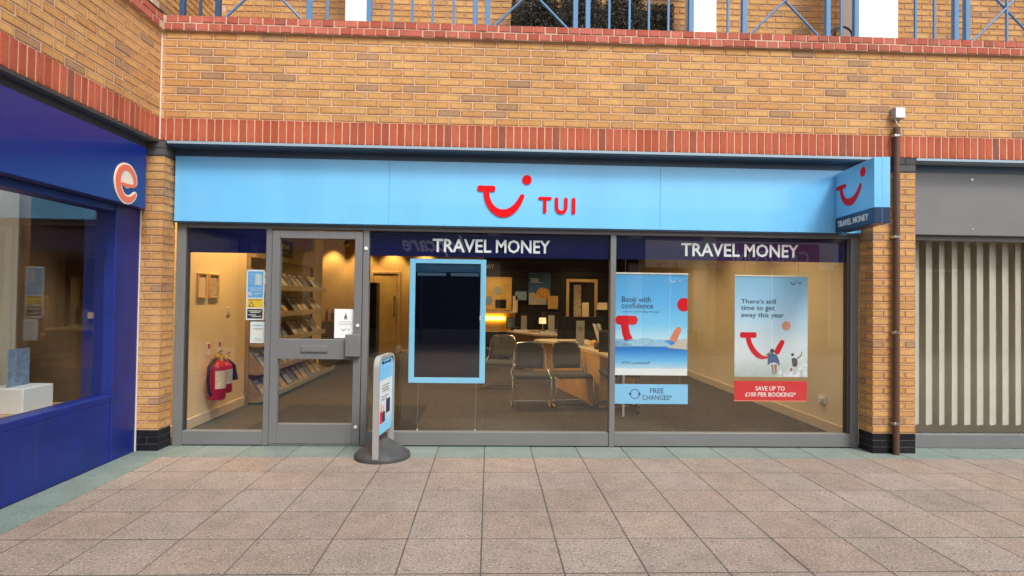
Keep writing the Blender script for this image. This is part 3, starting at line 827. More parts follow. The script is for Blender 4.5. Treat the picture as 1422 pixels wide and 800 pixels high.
p2 = thing('window_poster', 'pale beach splash window poster reading There is still time to get away this year', 'poster', (6.18, PYp, .70))
p2['label'] = "pale beach splash window poster reading There's still time to get away this year"
part('sheet', box(5.800, 6.568, PYp, PYp + .006, .703, 1.736), 'poster_splash', p2)
part('top_rail', MB().box(5.795, 6.573, PYp - .006, PYp + .010, 1.736, 1.753, .003), 'sealant', p2)
hanger(p2, 5.9, 6.47, 1.75, 2.95, PYp)
for s_, z_, x1_ in (("There's still", 1.458, 6.232), ('time to get', 1.390, 6.218), ('away this year', 1.318, 6.318)):
    desc = .016 if ('g' in s_ or 'y' in s_) else 0
    text('heading', s_, 'ink_navy', p2, 5.866, x1_, z_ - desc, z_ + .048, g, .0012, .010)
sx = lambda px: 5.845 + (px - 70) * (.245 / 300) * 1.0
mb = MB().rrect(5.857, 6.030, 1.105, 1.162, .018, .0014, g)
mb.ribbon([(5.942, 1.108, .050), (5.952, 1.06, .052), (5.975, 1.01, .054), (6.005, .965, .056), (6.045, .925, .056), (6.09, .902, .042), (6.13, .903, .026), (6.165, .906, .018)], .001, g, (False, True))
part('print_stroke', mb, 'print_red', p2)
part('print_stroke', MB().ribbon([(6.248, .965, .060), (6.275, 1.015, .058), (6.30, 1.062, .050)], .001, g), 'print_red', p2)
part('print_dot', MB().disc(6.343, 1.232, .047, .0012, g), 'print_peach', p2)
part('print_spray', MB().poly([(6.24, .705), (6.567, .705), (6.567, .90), (6.53, .83), (6.49, .87), (6.47, .78), (6.43, .74), (6.38, .82), (6.33, .75), (6.28, .79)], .0008, g), 'print_foam', p2)
# two bathers printed on the poster
part('print_skin', MB().poly([(6.185, .83), (6.205, .83), (6.212, .755), (6.224, .728), (6.206, .727), (6.196, .76)], .0016, g).poly([(6.215, .83), (6.245, .83), (6.243, .74), (6.228, .735)], .0016, g)
     .poly([(6.385, .80), (6.412, .795), (6.405, .765), (6.378, .762)], .0016, g).poly([(6.455, .905), (6.475, .915), (6.498, .935), (6.505, .972), (6.512, .97), (6.507, .928), (6.482, .900), (6.462, .893)], .0016, g)
     .poly([(6.125, .925), (6.15, .95), (6.175, .96), (6.18, .935), (6.155, .925)], .0016, g), 'print_skin', p2)
part('print_clothes', MB().poly([(6.148, .925), (6.195, .95), (6.245, .93), (6.268, .87), (6.278, .815), (6.245, .845), (6.215, .855), (6.175, .845), (6.148, .82)], .002, g), 'print_shirt', p2)
part('print_clothes', MB().poly([(6.40, .895), (6.43, .905), (6.46, .890), (6.464, .84), (6.448, .808), (6.41, .815)], .002, g).disc(6.195, .972, .022, .0022, g, 12).disc(6.410, .935, .016, .0022, g, 12), 'print_dark', p2)
small_logo(p2, 6.385, 1.683, 1.0, 'notice_ink', g)

s2 = thing('window_strip', 'red sign strip reading SAVE UP TO £100 PER BOOKING', 'sign', (6.17, PYp, .458))
part('board', box(5.800, 6.562, PYp, PYp + .006, .462, .660), 'strip_red', s2)
part('edge', MB().box(5.796, 6.566, PYp - .002, PYp + .008, .452, .4615), 'print_coral', s2)
text('lettering', 'SAVE UP TO', 'white_vinyl', s2, 6.022, 6.330, .562, .608, g, .0012, .016)
text('lettering', '£100 PER BOOKING*', 'white_vinyl', s2, 5.915, 6.445, .500, .548, g, .0012, .016)
hanger(s2, 5.89, 6.47, .658, .705, PYp + .003)

# notices stuck on the glass
gi = front(YG + .0085)
n1 = thing('window_notice', 'tall narrow notice in blue, yellow and black on the left window', 'notice', (.95, YG + .01, 1.23))
part('sheet', box(.858, 1.036, YG + .0085, YG + .0105, 1.228, 1.728), 'paper', n1)
part('print_panel', MB().poly([(.872, 1.452), (1.022, 1.452), (1.022, 1.712), (.872, 1.712)], .0004, gi), 'notice_blue', n1)
part('print_panel', MB().poly([(.872, 1.352), (1.022, 1.352), (1.022, 1.440), (.872, 1.440)], .0004, gi), 'yellow', n1)
part('print_panel', MB().poly([(.872, 1.244), (1.022, 1.244), (1.022, 1.340), (.872, 1.340)], .0004, gi), 'notice_ink', n1)
part('print_card', MB().rrect(.940, 1.008, 1.575, 1.688, .006, .0007, gi).disc(.893, 1.487, .022, .0007, gi), 'paper_grey', n1)
part('print_triangle', MB().poly([(.882, 1.362), (.940, 1.362), (.911, 1.415)], .0007, gi), 'notice_ink', n1)
part('print_triangle', MB().poly([(.894, 1.369), (.929, 1.369), (.911, 1.401)], .001, gi), 'yellow', n1)
ln = MB()
for k_ in range(5): ln.poly([(.882, 1.69 - k_ * .024), (.930 - .008 * (k_ % 2), 1.69 - k_ * .024), (.930 - .008 * (k_ % 2), 1.683 - k_ * .024), (.882, 1.683 - k_ * .024)], .0008, gi)
for zq, xa, xb in ((1.542, .885, 1.01), (1.522, .895, 1.0), (1.492, .93, 1.005), (1.480, .93, .985)): ln.poly([(xa, zq), (xb, zq), (xb, zq + .008), (xa, zq + .008)], .0008, gi)
part('print_lines', ln, 'paper_grey', n1)
ln = MB()
for zq, xa, xb in ((1.316, .885, 1.01), (1.302, .90, .995), (1.276, .885, .955), (1.262, .915, 1.01)): ln.poly([(xa, zq), (xb, zq), (xb, zq + .008), (xa, zq + .008)], .0008, gi)
part('print_lines', ln, 'sign_cream', n1)
ln = MB()
for zq, xa, xb in ((1.425, .885, 1.01),): ln.poly([(xa, zq), (xb, zq), (xb, zq + .007), (xa, zq + .007)], .0008, gi)
part('print_lines', ln, 'notice_ink', n1)
n2 = thing('window_notice', 'small white notice with pale blue heading below the tall blue and yellow one', 'notice', (.975, YG + .01, 1.0))
part('sheet', box(.905, 1.050, YG + .0085, YG + .0105, 1.003, 1.214), 'paper', n2)
part('print_lines', MB().poly([(.925, 1.175), (.94, 1.19), (.935, 1.17)], .0006, gi).poly([(.945, 1.172), (1.02, 1.172), (1.02, 1.182), (.945, 1.182)], .0006, gi), 'notice_blue', n2)
ln = MB()
for zq, xa, xb in ((1.145, .925, 1.03), (1.135, .94, 1.02), (1.045, .94, 1.015), (1.026, .925, 1.03)): ln.poly([(xa, zq), (xb, zq), (xb, zq + .005), (xa, zq + .005)], .0006, gi)
part('print_lines', ln, 'brochure_grey', n2)
n3 = thing('door_notice', 'white paper notice with black flame shaped emblem on the door glass', 'notice', (1.84, YG - .004, 1.06))
go = front(YG - .003)
part('sheet', box(1.732, 1.930, YG - .003, YG - .001, 1.060, 1.350), 'paper', n3)
part('emblem', MB().poly([(1.843, 1.318), (1.848, 1.290), (1.858, 1.262), (1.856, 1.246), (1.830, 1.246), (1.827, 1.262), (1.837, 1.290)], .0005, go), 'notice_ink', n3)
part('emblem', MB().disc(1.843, 1.258, .0065, .0009, go, 10), 'paper', n3)
ln = MB()
for zq, w_ in ((1.222, .055), (1.206, .07), (1.190, .07)): ln.poly([(1.838 - w_, zq), (1.838 + w_, zq), (1.838 + w_, zq + .005), (1.838 - w_, zq + .005)], .0005, go)
part('print_lines', ln, 'brochure_grey', n3)
small_logo(n3, 1.805, 1.152, .7, 'notice_ink', go)

# ================================================================== pavement sign
ab = thing('pavement_sign', 'grey framed double sided pavement sign on a dark rubber base before the door', 'sign', (2.285, -.19, 0))
ax, y0, y1, zt = 2.287, -.405, .085, .93
def rr_path(yA, yB, zA, zB, r, x, n=6):
    P = [(x, yA, zA)]
    for k_ in range(n + 1): a_ = R(180 - 90 * k_ / n); P.append((x, yA + r + r * math.cos(a_), zB - r + r * math.sin(a_)))
    for k_ in range(n + 1): a_ = R(90 - 90 * k_ / n); P.append((x, yB - r + r * math.cos(a_), zB - r + r * math.sin(a_)))
    P.append((x, yB, zA)); return P
def flat_tube(mb, path, wx, wn):
    """rectangular section bar following a path in the y-z plane"""
    P = [Vector(p) for p in path]; vs = []; n = len(P)
    for i, p in enumerate(P):
        t = (P[min(i + 1, n - 1)] - P[max(i - 1, 0)]).normalized(); nr = Vector((0, -t.z, t.y))
        e = .006
        for sx_, sn in ((-1, -1), (1, -1), (1, 1), (-1, 1)):
            vs.append(p + Vector((sx_ * wx / 2, 0, 0)) + nr * sn * wn / 2)
    fs = [(i * 4 + k_, i * 4 + (k_ + 1) % 4, i * 4 + 4 + (k_ + 1) % 4, i * 4 + 4 + k_) for i in range(n - 1) for k_ in range(4)]
    fs += [(3, 2, 1, 0), (4 * n - 4, 4 * n - 3, 4 * n - 2, 4 * n - 1)]
    mb.add(vs, fs)
mb = MB(); flat_tube(mb, rr_path(y0, y1, .004, zt, .085, ax), .052, .026)
part('frame', mb, 'aboard_grey', ab)
mb = MB()
pts = []
for cx_, cz_, a0 in ((y1 - .10, zt - .10, 0), (y0 + .10, zt - .10, 90)):
    for k_ in range(7): a_ = R(a0 + 90 * k_ / 6); pts.append((cx_ + .082 * math.cos(a_), cz_ + .082 * math.sin(a_)))
pts += [(y0 + .018, .30), (y0 + .06, .235), (y1 - .06, .235), (y1 - .018, .30)]
mb.poly(pts, .03, facex(ax - .015))
part('panel', mb, 'strip_blue', ab)
fa = facex(ax + .015)
pr = [(y0 + .05, .31), (y1 - .05, .31), (y1 - .05, .845), (y0 + .05, .845)]
part('poster', MB().poly(pr, .002, fa), 'aboard_print', ab)
mb = MB()
for zq, a_, b_ in ((.66, .06, .30), (.635, .06, .27), (.61, .08, .30), (.56, .05, .26), (.535, .05, .22)): mb.poly([(y0 + .05 + a_, zq), (y0 + .05 + b_, zq), (y0 + .05 + b_, zq + .014), (y0 + .05 + a_, zq + .014)], .0032, fa)
part('print_lines', mb, 'brochure_grey', ab)
part('print_figure', MB().poly([(y0 + .06, .335), (y0 + .12, .335), (y0 + .13, .42), (y0 + .10, .46), (y0 + .06, .44)], .0032, fa), 'print_red', ab)
part('print_figure', MB().poly([(y0 + .13, .335), (y0 + .22, .335), (y0 + .22, .42), (y0 + .17, .44), (y0 + .13, .42)], .0030, fa).poly([(y0 + .25, .40), (y0 + .38, .40), (y0 + .38, .53), (y0 + .25, .53)], .0032, fa), 'ink_navy', ab)
part('print_figure', MB().disc(y0 + .10, .48, .028, .0034, fa, 12).disc(y0 + .17, .46, .024, .0034, fa, 12), 'print_peach', ab)
part('clip', MB().box(ax + .016, ax + .024, -.30, -.27, .868, .893, .002).box(ax + .016, ax + .024, -.06, -.03, .868, .893, .002).box(ax + .016, ax + .021, -.28, -.04, .872, .882), 'black_plastic', ab)
mb = MB()
prof = [(1.0, 0), (1.0, .022), (.985, .035), (.90, .055), (.70, .090), (.48, .125), (.25, .148), (0.001, .155)]
mb.lathe([(p_[0], p_[1]) for p_ in prof], 0, 0, 36)
mb.v = [(ax - .005 + x_ * .255, -.165 + y_ * .262, z_ * (1 + .35 * math.exp(-(x_ * 3.2) ** 2)) * (.80 + .2 * abs(x_) ** .5)) for x_, y_, z_ in mb.v]
part('base', mb, 'rubber', ab)
ab.rotation_euler = (0, 0, R(-6)); ab.location.x += .018

# ================================================================== interior
struct('carpet_floor', MB().box(-1.7, 7.3, .301, 9.6, -.06, -.004), 'carpet', (3, 4, -.06))
solo('doormat', MB().box(.62, 2.45, .303, 2.37, -.0035, .004, .002), 'doormat', 'dark entrance matting let into the carpet inside the door', 'doormat', (1.5, 1.3, -.003))
wl_ = struct('wall_left', MB().box(-.12, 0, .301, 5.9, -.003, 2.95), 'cream_wall', (0, 3, 0))
part('skirting', MB().box(.0005, .018, .302, 2.33, 0, .115, .004), 'skirting', wl_)
part('board_panel', MB().box(.0005, .004, .62, .70, .12, 1.0), 'sealant', wl_)
struct('wall_recess', MB().box(-1.7, -.121, 5.80, 5.9, -.003, 2.95).box(-1.7, -1.6, 5.91, 9.6, -.003, 2.95), 'amber_wall', (-1, 6, 0))
wr = struct('wall_right', MB().box(7.172, 7.3, .301, 9.6, -.003, 2.95), 'tan_wall', (7.2, 4, 0))
part('skirting', MB().box(7.152, 7.1715, .302, 9.49, 0, .115, .004), 'skirting', wr)
wb = struct('wall_back', MB().box(-1.6, 7.17, 9.5, 9.62, -.003, 2.95), 'amber_wall', (3, 9.5, 0))
part('skirting', MB().box(-1.59, .225, 9.482, 9.4995, 0, .10, .004).box(1.02, 3.1, 9.482, 9.4995, 0, .10, .004), 'skirting', wb)
struct('ceiling', MB().box(-1.7, 7.3, .301, 9.6, 2.952, 3.05), 'ceiling_white', (3, 4, 2.95))
part('window_head', MB().box(.05, 7.15, .302, .36, 2.35, 2.95), 'ceiling_white', bpy.data.objects['ceiling'])

bd = thing('back_door', 'tan internal door with long handle at the back of the shop', 'door', (.6, 9.47, 0))
part('leaf', MB().box(.285, .905, 9.455, 9.49, .005, 2.05, .004), 'hatch_amber', bd)
part('door_frame', MB().box(.228, .284, 9.44, 9.4995, 0, 2.11, .004).box(.906, .965, 9.44, 9.4995, 0, 2.11, .004).box(.2845, .9055, 9.44, 9.4995, 2.052, 2.11, .004), 'beech', bd)
part('handle', MB().tube([(.83, 9.43, 1.05), (.83, 9.43, 1.48)], .012, 8).box(.815, .845, 9.432, 9.4545, .98, 1.05).tube([(.83, 9.43, 1.46), (.83, 9.4545, 1.46)], .02, 8), 'dark_grey_plastic', bd)
bc = thing('black_cabinet', 'tall black cabinet standing in front of the tan back door', 'cabinet', (.32, 8.6, 0))
part('carcass', MB().box(.17, .56, 8.5, 8.9, 0, 1.80, .006), 'black_plastic', bc)
part('door_panel', MB().box(.185, .545, 8.488, 8.4995, .05, 1.76, .004), 'slat_black', bc)
part('handle', MB().box(.52, .535, 8.475, 8.487, .8, 1.25), 'dark_grey_plastic', bc)
lt = thing('low_table', 'dark low table with small bottles beside the amber wall seen through the door', 'table', (-.15, 7.4, 0))
part('top', MB().box(-.45, .25, 7.2, 7.7, .90, .93, .004), 'beech', lt)
part('body', MB().box(-.43, .23, 7.22, 7.68, 0, .899, .004), 'black_plastic', lt)
for q, (bx, by, h_, m_) in enumerate(((-.30, 7.35, .26, 'fire_red'), (-.20, 7.42, .22, 'dark_grey_plastic'))):
    solo('bottle', MB().lathe([(.035, .93), (.035, .93 + h_ * .65), (.012, .93 + h_ * .8), (.012, .93 + h_)], bx, by, 12), m_, ('red bottle' if q == 0 else 'dark bottle') + ' on the low table seen through the door', 'bottle', (bx, by, .93))

# slatted black wall with what hangs on it
sl = thing('slat_wall', 'black slatted display wall at the back of the shop', 'wall panel', (4.8, 9.45, 0))
part('backing', box(3.12, 7.16, 9.46, 9.4995, 0, 2.80), 'slat_black', sl)
for k_ in range(18):
    part('slat', MB().box(3.125, 7.155, 9.442, 9.4595, .02 + k_ * .155, .02 + k_ * .155 + .145, .004), 'slat_black', sl)
text('lettering', 'TRAVEL MONEY', 'white_vinyl', sl, 2.40, 3.385, 2.235, 2.338, front(9.44), t=.01, bold=.01)
sb = thing('hatch_picture', 'bright amber lit display picture beside the screen at the back', 'picture', (3.5, 9.4, 1.13))
part('panel', MB().box(2.75, 3.80, 9.41, 9.4415, 1.15, 1.985, .004), 'hatch_amber', sb)
part('frame', MB().box(3.80, 3.845, 9.40, 9.4415, 1.13, 2.0, .004).box(2.7, 3.7995, 9.40, 9.4415, 1.9855, 2.01, .004), 'beech', sb)
part('print_figure', MB().poly([(3.35, 1.56), (3.40, 1.72), (3.48, 1.78), (3.56, 1.72), (3.58, 1.60), (3.50, 1.52), (3.42, 1.60)], .002, front(9.409)), 'brochure_grey', sb)
part('print_figure', MB().poly([(3.1, 1.3), (3.15, 1.48), (3.3, 1.52), (3.36, 1.4), (3.3, 1.28)], .002, front(9.409)), 'brochure_blue', sb)
ct = thing('bureau_counter', 'back counter with a shelf and glowing yellow light strip under it', 'counter', (3.3, 9.1, 0))
part('shelf', MB().box(2.6, 3.95, 8.95, 9.40, 1.085, 1.125, .004), 'worktop', ct)
part('light_strip', MB().box(2.7, 3.66, 8.96, 9.00, .915, 1.005, .004), 'lamp_glow', ct)
part('front_panel', MB().box(2.6, 3.90, 9.02, 9.39, 0, 1.084, .004), 'amber_wood', ct)
part('end_panel', MB().box(3.901, 3.95, 8.95, 9.39, 0, 1.084, .004), 'beech', ct)
solo('monitor', MB().box(3.42, 3.70, 9.1, 9.13, 1.20, 1.43, .005).box(3.54, 3.58, 9.13, 9.16, 1.126, 1.3), 'black_plastic', 'small black monitor on the lit back counter', 'monitor', (3.56, 9.12, 1.125))
solo('counter_tray', MB().box(3.15, 3.62, 8.98, 9.07, 1.126, 1.20, .006), 'hatch_amber', 'amber tray on the lit back counter in front of the small monitor', 'tray', (3.4, 9.0, 1.125))
wp = thing('wall_poster', 'small blue and orange travel poster on the black slatted wall', 'poster', (4.56, 9.43, 1.3))
part('sheet', MB().box(4.28, 4.845, 9.425, 9.4415, 1.30, 2.135, .003), 'poster_blue', wp)
g9 = front(9.425)
part('print_shape', MB().poly([(4.29, 1.31), (4.835, 1.31), (4.835, 1.42), (4.6, 1.5), (4.42, 1.62), (4.29, 1.60)], .002, g9), 'poster_sand', wp)
part('print_shape', MB().poly([(4.45, 1.52), (4.62, 1.48), (4.835, 1.42), (4.82, 1.66), (4.74, 1.74), (4.62, 1.76), (4.52, 1.70)], .004, g9), 'poster_orange', wp)
part('print_lines', MB().poly([(4.33, 1.96), (4.54, 1.96), (4.54, 1.985), (4.33, 1.985)], .004, g9).poly([(4.33, 1.91), (4.54, 1.91), (4.54, 1.935), (4.33, 1.935)], .004, g9).poly([(4.33, 1.875), (4.64, 1.875), (4.64, 1.888), (4.33, 1.888)], .004, g9), 'paper', wp)
gm = thing('wall_mirror', 'dark mirror in a pale wooden frame on the black slatted wall', 'mirror', (5.67, 9.4, .6))
part('frame', MB().box(5.255, 5.335, 9.40, 9.4415, .55, 1.985, .006).box(5.995, 6.075, 9.40, 9.4415, .55, 1.985, .006).box(5.3355, 5.9945, 9.40, 9.4415, 1.905, 1.985, .006).box(5.3355, 5.9945, 9.40, 9.4415, .55, .63, .006), 'gold_wood', gm)
part('glass', box(5.336, 5.994, 9.42, 9.441, .631, 1.904), 'dark_mirror', gm)
for q, (x_, z_, w_, h_, m_, lb) in enumerate(((3.93, 1.42, .30, .22, 'brochure_blue', 'small blue sheet pinned beside the blue and orange travel poster'), (3.87, 1.10, .13, .42, 'worktop', 'cream leaflet column beside the lit back counter'), (4.78, 1.20, .26, .34, 'hatch_amber', 'amber sheet overlapping the corner of the travel poster'))):
    solo('pinned_sheet', MB().box(x_, x_ + w_, 9.36, 9.398, z_, z_ + h_, .003), m_, lb, 'sheet', (x_, 9.36, z_))

# ------------------------------------------------------------------ ceiling downlights (real lamps)
def downlight(x, y, energy, size=R(95), blend=.6, label='', z=2.952, col=(1, .70, .36)):
    t = thing('ceiling_downlight', label, 'downlight', (x, y, z), 'ceiling downlights')
    part('ring', MB().lathe([(.045, z - .004), (.065, z - .012), (.075, z - .001)], x, y, 16), 'white_plastic', t)
    part('bulb', MB().lathe([(.001, z - .003), (.042, z - .004), (.044, z - .001)], x, y, 16), 'lamp_disc', t)
    l = bpy.data.lights.new('downlight_lamp', 'SPOT'); l.energy = energy; l.color = col; l.spot_size = size; l.spot_blend = blend; l.shadow_soft_size = .05
    o = bpy.data.objects.new('downlight_lamp', l); C.objects.link(o); o.parent = t; o.location = (0, 0, -.03)
    return t
for q, x_ in enumerate((-.75, -.02, .78, 1.6)):
    downlight(x_, 9.22, 70, R(86), .55, 'recessed ceiling downlight washing the amber back wall, number %s from the left' % ('first', 'second', 'third', 'fourth')[q])
for q, y_ in enumerate((.95, 2.0, 3.3, 4.7)):
    downlight(.42 if q < 2 else 1.1, y_, (105, 105, 40, 40)[q], R(110), .8, 'recessed ceiling downlight over the brochure wall, %s from the window' % ('nearest', 'second', 'third', 'fourth')[q], col=(1, .60, .24))
for q, (x_, y_, e_) in enumerate(((2.9, 2.3, 45), (3.3, 3.1, 130), (6.0, 1.5, 85), (6.1, 3.2, 60), (6.0, 5.2, 60), (2.6, 5.2, 40), (4.6, 5.4, 75), (3.3, 8.4, 90), (5.6, 8.4, 60))):
    downlight(x_, y_, e_, R(125), .7, 'recessed ceiling downlight over %s' % ('the screen', 'the two front chairs', 'the splash poster', 'the right wall', 'the rear of the right wall', 'the middle carpet', 'the curved desk', 'the lit counter', 'the wall mirror')[q])
sp = thing('ceiling_spotlight', 'small black ceiling spotlight seen through the top of the door', 'spotlight', (-.34, 9.1, 2.95))
part('can', MB().tube([(-.36, 9.1, 2.80), (-.30, 9.08, 2.74)], .07, 12).tube([(-.34, 9.1, 2.95), (-.34, 9.1, 2.80)], .012, 6), 'black_plastic', sp)

# ------------------------------------------------------------------ left wall fittings
for q, (a_, b_, m_, lb) in enumerate(((1.01, 1.225, 'brochure_tan', 'left one of two narrow wooden framed certificates on the cream wall'), (1.28, 1.525, 'brochure_tan', 'right one of two narrow wooden framed certificates on the cream wall'))):
    t = thing('wall_frame', lb, 'picture frame', (.01, (a_ + b_) / 2, 1.43), 'framed certificates on the left wall')
    part('frame', MB().box(.0005, .022, a_, a_ + .02, 1.43, 1.72, .003).box(.0005, .022, b_ - .02, b_, 1.43, 1.72, .003).box(.0005, .021, a_ + .0205, b_ - .0205, 1.43, 1.45, .003).box(.0005, .021, a_ + .0205, b_ - .0205, 1.70, 1.72, .003), 'beech', t)
    part('certificate', box(.001, .010, a_ + .021, b_ - .021, 1.451, 1.699), 'label_cream' if q == 0 else 'brochure_tan', t)
t = thing('light_switch', 'small beige light switch on the cream left wall', 'switch', (.01, 1.8, 1.25))
part('plate', MB().box(.0005, .010, 1.76, 1.86, 1.22, 1.31, .003), 'worktop', t); part('rocker', MB().box(.0105, .016, 1.80, 1.82, 1.25, 1.28, .002), 'white_plastic', t)
def extinguisher(y, r, z0, h, label, lab2, horn):
    t = thing('fire_extinguisher', label, 'extinguisher', (.125, y, z0), 'fire extinguishers on the left wall')
    x = .022 + r
    part('cylinder', MB().lathe([(r * .9, z0), (r, z0 + .02), (r, z0 + h * .78), (r * .85, z0 + h * .88), (r * .35, z0 + h * .95), (r * .3, z0 + h)], x, y, 20), 'fire_red', t)
    part('label', MB().add([(x + (r + .002) * math.cos(R(a_)), y + (r + .002) * math.sin(R(a_)), z_) for z_ in (z0 + h * .28, z0 + h * .72) for a_ in range(-75, 16, 15)], [(i, i + 1, i + 8, i + 7) for i in range(6)], True), lab2, t)
    part('valve', MB().box(x - .018, x + .018, y - .02, y + .02, z0 + h, z0 + h + .035, .004).box(x - .012, x + .012, y - .02, y + .10, z0 + h + .030, z0 + h + .045, .003).tube([(x, y, z0 + h + .035), (x, y + .06, z0 + h + .075), (x, y + .11, z0 + h + .08)], .009, 6), 'black_plastic', t)
    part('pin', MB().box(x + .010, x + .026, y - .05, y + .03, z0 + h + .012, z0 + h + .05, .003), 'yellow', t)
    if horn: part('horn', MB().tube([(x + .02, y + .03, z0 + h), (x + .05, y + .12, z0 + h * .8), (x + .05, y + .14, z0 + h * .35)], [.012, .02, .045], 10), 'black_plastic', t)
    else: part('hose', MB().tube([(x, y - .02, z0 + h + .01), (x - .01, y - .09, z0 + h * .99), (x - .03, y - .135, z0 + h * .82), (x - .035, y - .145, z0 + h * .5), (x - .03, y - .125, z0 + h * .22), (x - .02, y - .09, z0 + h * .12)], .017, 8), 'black_plastic', t)
    return t
extinguisher(1.29, .098, .26, .47, 'front red fire extinguisher with black hose and cream label on the left wall', 'label_cream', False)
extinguisher(1.545, .080, .30, .39, 'rear red fire extinguisher with black label and black horn on the left wall', 'paper_grey', True)
for q, y_ in enumerate((1.33, 1.60)):
    t = thing('extinguisher_sign', ('left' if q == 0 else 'right') + ' one of two small red and white signs above the extinguishers', 'sign', (.004, y_, .86), 'extinguisher signs on the left wall')
    part('plate', box(.0005, .004, y_ - .04, y_ + .04, .76, .91), 'paper', t)
    part('print_panel', box(.0042, .005, y_ - .03, y_ + .03, .84, .90), 'fire_red', t)

# ------------------------------------------------------------------ brochure rack
rk = thing('brochure_rack', 'beech wall rack with sloping shelves of holiday brochures along the left wall', 'rack', (.15, 4, 0))
RY0, RY1 = 2.34, 5.15
tiers = [(.07, 5.85), (.44, RY1), (.815, RY1), (1.185, RY1), (1.56, RY1)]
part('back_board', box(.001, .012, RY0, RY1, .03, 2.10), 'rack_wood', rk)
part('post', MB().box(.0125, .05, RY0, RY0 + .035, 0, 2.60, .003), 'rack_wood', rk); part('post', MB().box(.0125, .05, RY1 - .035, RY1, 0, 2.60, .003), 'slat_black', rk)
part('header', MB().box(.013, .10, RY0 + .04, RY1 - .04, 1.98, 2.55, .004), 'rack_wood', rk)
part('header_panel', MB().box(.1005, .108, 3.02, 3.85, 2.06, 2.32, .003), 'slat_black', rk)
hm = MB()
for q in range(9): hm.ribbon([(3.15 + q * .06, 2.20 + .015 * (q % 3), .014), (3.175 + q * .06, 2.26 - .012 * (q % 2), .018), (3.195 + q * .06, 2.19, .014)], .002, facex(.108))
for q in range(5): hm.ribbon([(3.18 + q * .09, 2.12, .012), (3.22 + q * .09, 2.135, .009)], .002, facex(.108))
part('header_squiggle', hm, 'paper', rk)
for z_, ye in tiers:
    part('shelf', MB().add([(.013, RY0 + .04, z_ + .02), (.27, RY0 + .04, z_ - .015), (.27, ye, z_ - .015), (.013, ye, z_ + .02), (.013, RY0 + .04, z_ + .035), (.27, RY0 + .04, z_), (.27, ye, z_), (.013, ye, z_ + .035)], [(3, 2, 1, 0), (4, 5, 6, 7), (0, 1, 5, 4), (2, 3, 7, 6), (1, 2, 6, 5), (3, 0, 4, 7)]), 'rack_wood', rk)
    part('shelf_lip', MB().box(.2705, .288, RY0 + .04, ye, z_ - .022, z_ + .055, .003), 'rack_lip', rk)
    # curved end bracket of each tier
    ends = [(.013, z_ - .02), (.10, z_ - .045), (.19, z_ - .045), (.275, z_ - .02), (.275, z_ + .05), (.235, z_ + .06), (.16, z_ + .13), (.06, z_ + .27), (.013, z_ + .30)]
    part('end_bracket', MB().poly([(a_, b_) for a_, b_ in ends], .012, lambda u, v, w: (u, RY0 + .035 - w, v)), 'rack_wood', rk)
for z_, ye in tiers[:1]:
    part('bracket', MB().box(.02, .06, 5.35, 5.38, .15, .6).box(.02, .06, 5.7, 5.73, .15, .6), 'slat_black', rk)
cols = ['brochure_blue', 'brochure_tan', 'brochure_grey']
ordw = ('lowest', 'second lowest', 'middle', 'second highest', 'top')
def brochure_mesh(m):
    mb = MB(); h, w, t = .30, .205, .012
    mb.box(0, t, 0, w, 0, h, .001)
    me = mb.mesh('cover'); me.materials.append(MAT[m]); return me
BM = {m: brochure_mesh(m) for m in cols}
pic = MB().box(.0122, .0132, .02, .185, .06, .21); picm = {m: pic.mesh('cover_picture') for m in ('label_cream', 'paper_grey', 'brochure_blue')}
for m in picm: picm[m].materials.append(MAT[m])
ttl = MB().box(.0122, .0132, .02, .14, .24, .275); ttlm = ttl.mesh('cover_title'); ttlm.materials.append(MAT['paper'])
for ti, (z_, ye) in enumerate(tiers):
    n_ = 11
    for q in range(n_):
        if ti > 0 and q in (4, 8) and random.random() < .4: continue
        m = cols[(q * 2 + ti + (q // 3)) % 3] if q else 'brochure_blue'
        yb = RY0 + .07 + q * .247
        tint = {'brochure_blue': 'blue', 'brochure_tan': 'tan', 'brochure_grey': 'grey'}[m]
        o = bpy.data.objects.new('brochure', BM[m]); C.objects.link(o)
        o.location = (.245, yb + random.uniform(-.008, .008), z_ + .008); o.rotation_euler = (0, R(-37 + random.uniform(-2, 2)), 0)
        o['category'] = 'brochure'; o['group'] = 'brochures on the wall rack'
        o['label'] = '%s brochure, %s from the window end of the %s shelf of the wall rack' % (tint, ('first', 'second', 'third', 'fourth', 'fifth', 'sixth', 'seventh', 'eighth', 'ninth', 'tenth', 'eleventh')[q], ordw[ti])
        c = bpy.data.objects.new('cover_picture', picm[('label_cream', 'paper_grey', 'brochure_blue')[(q + ti) % 3]]); C.objects.link(c); c.parent = o
        c = bpy.data.objects.new('cover_title', ttlm); C.objects.link(c); c.parent = o

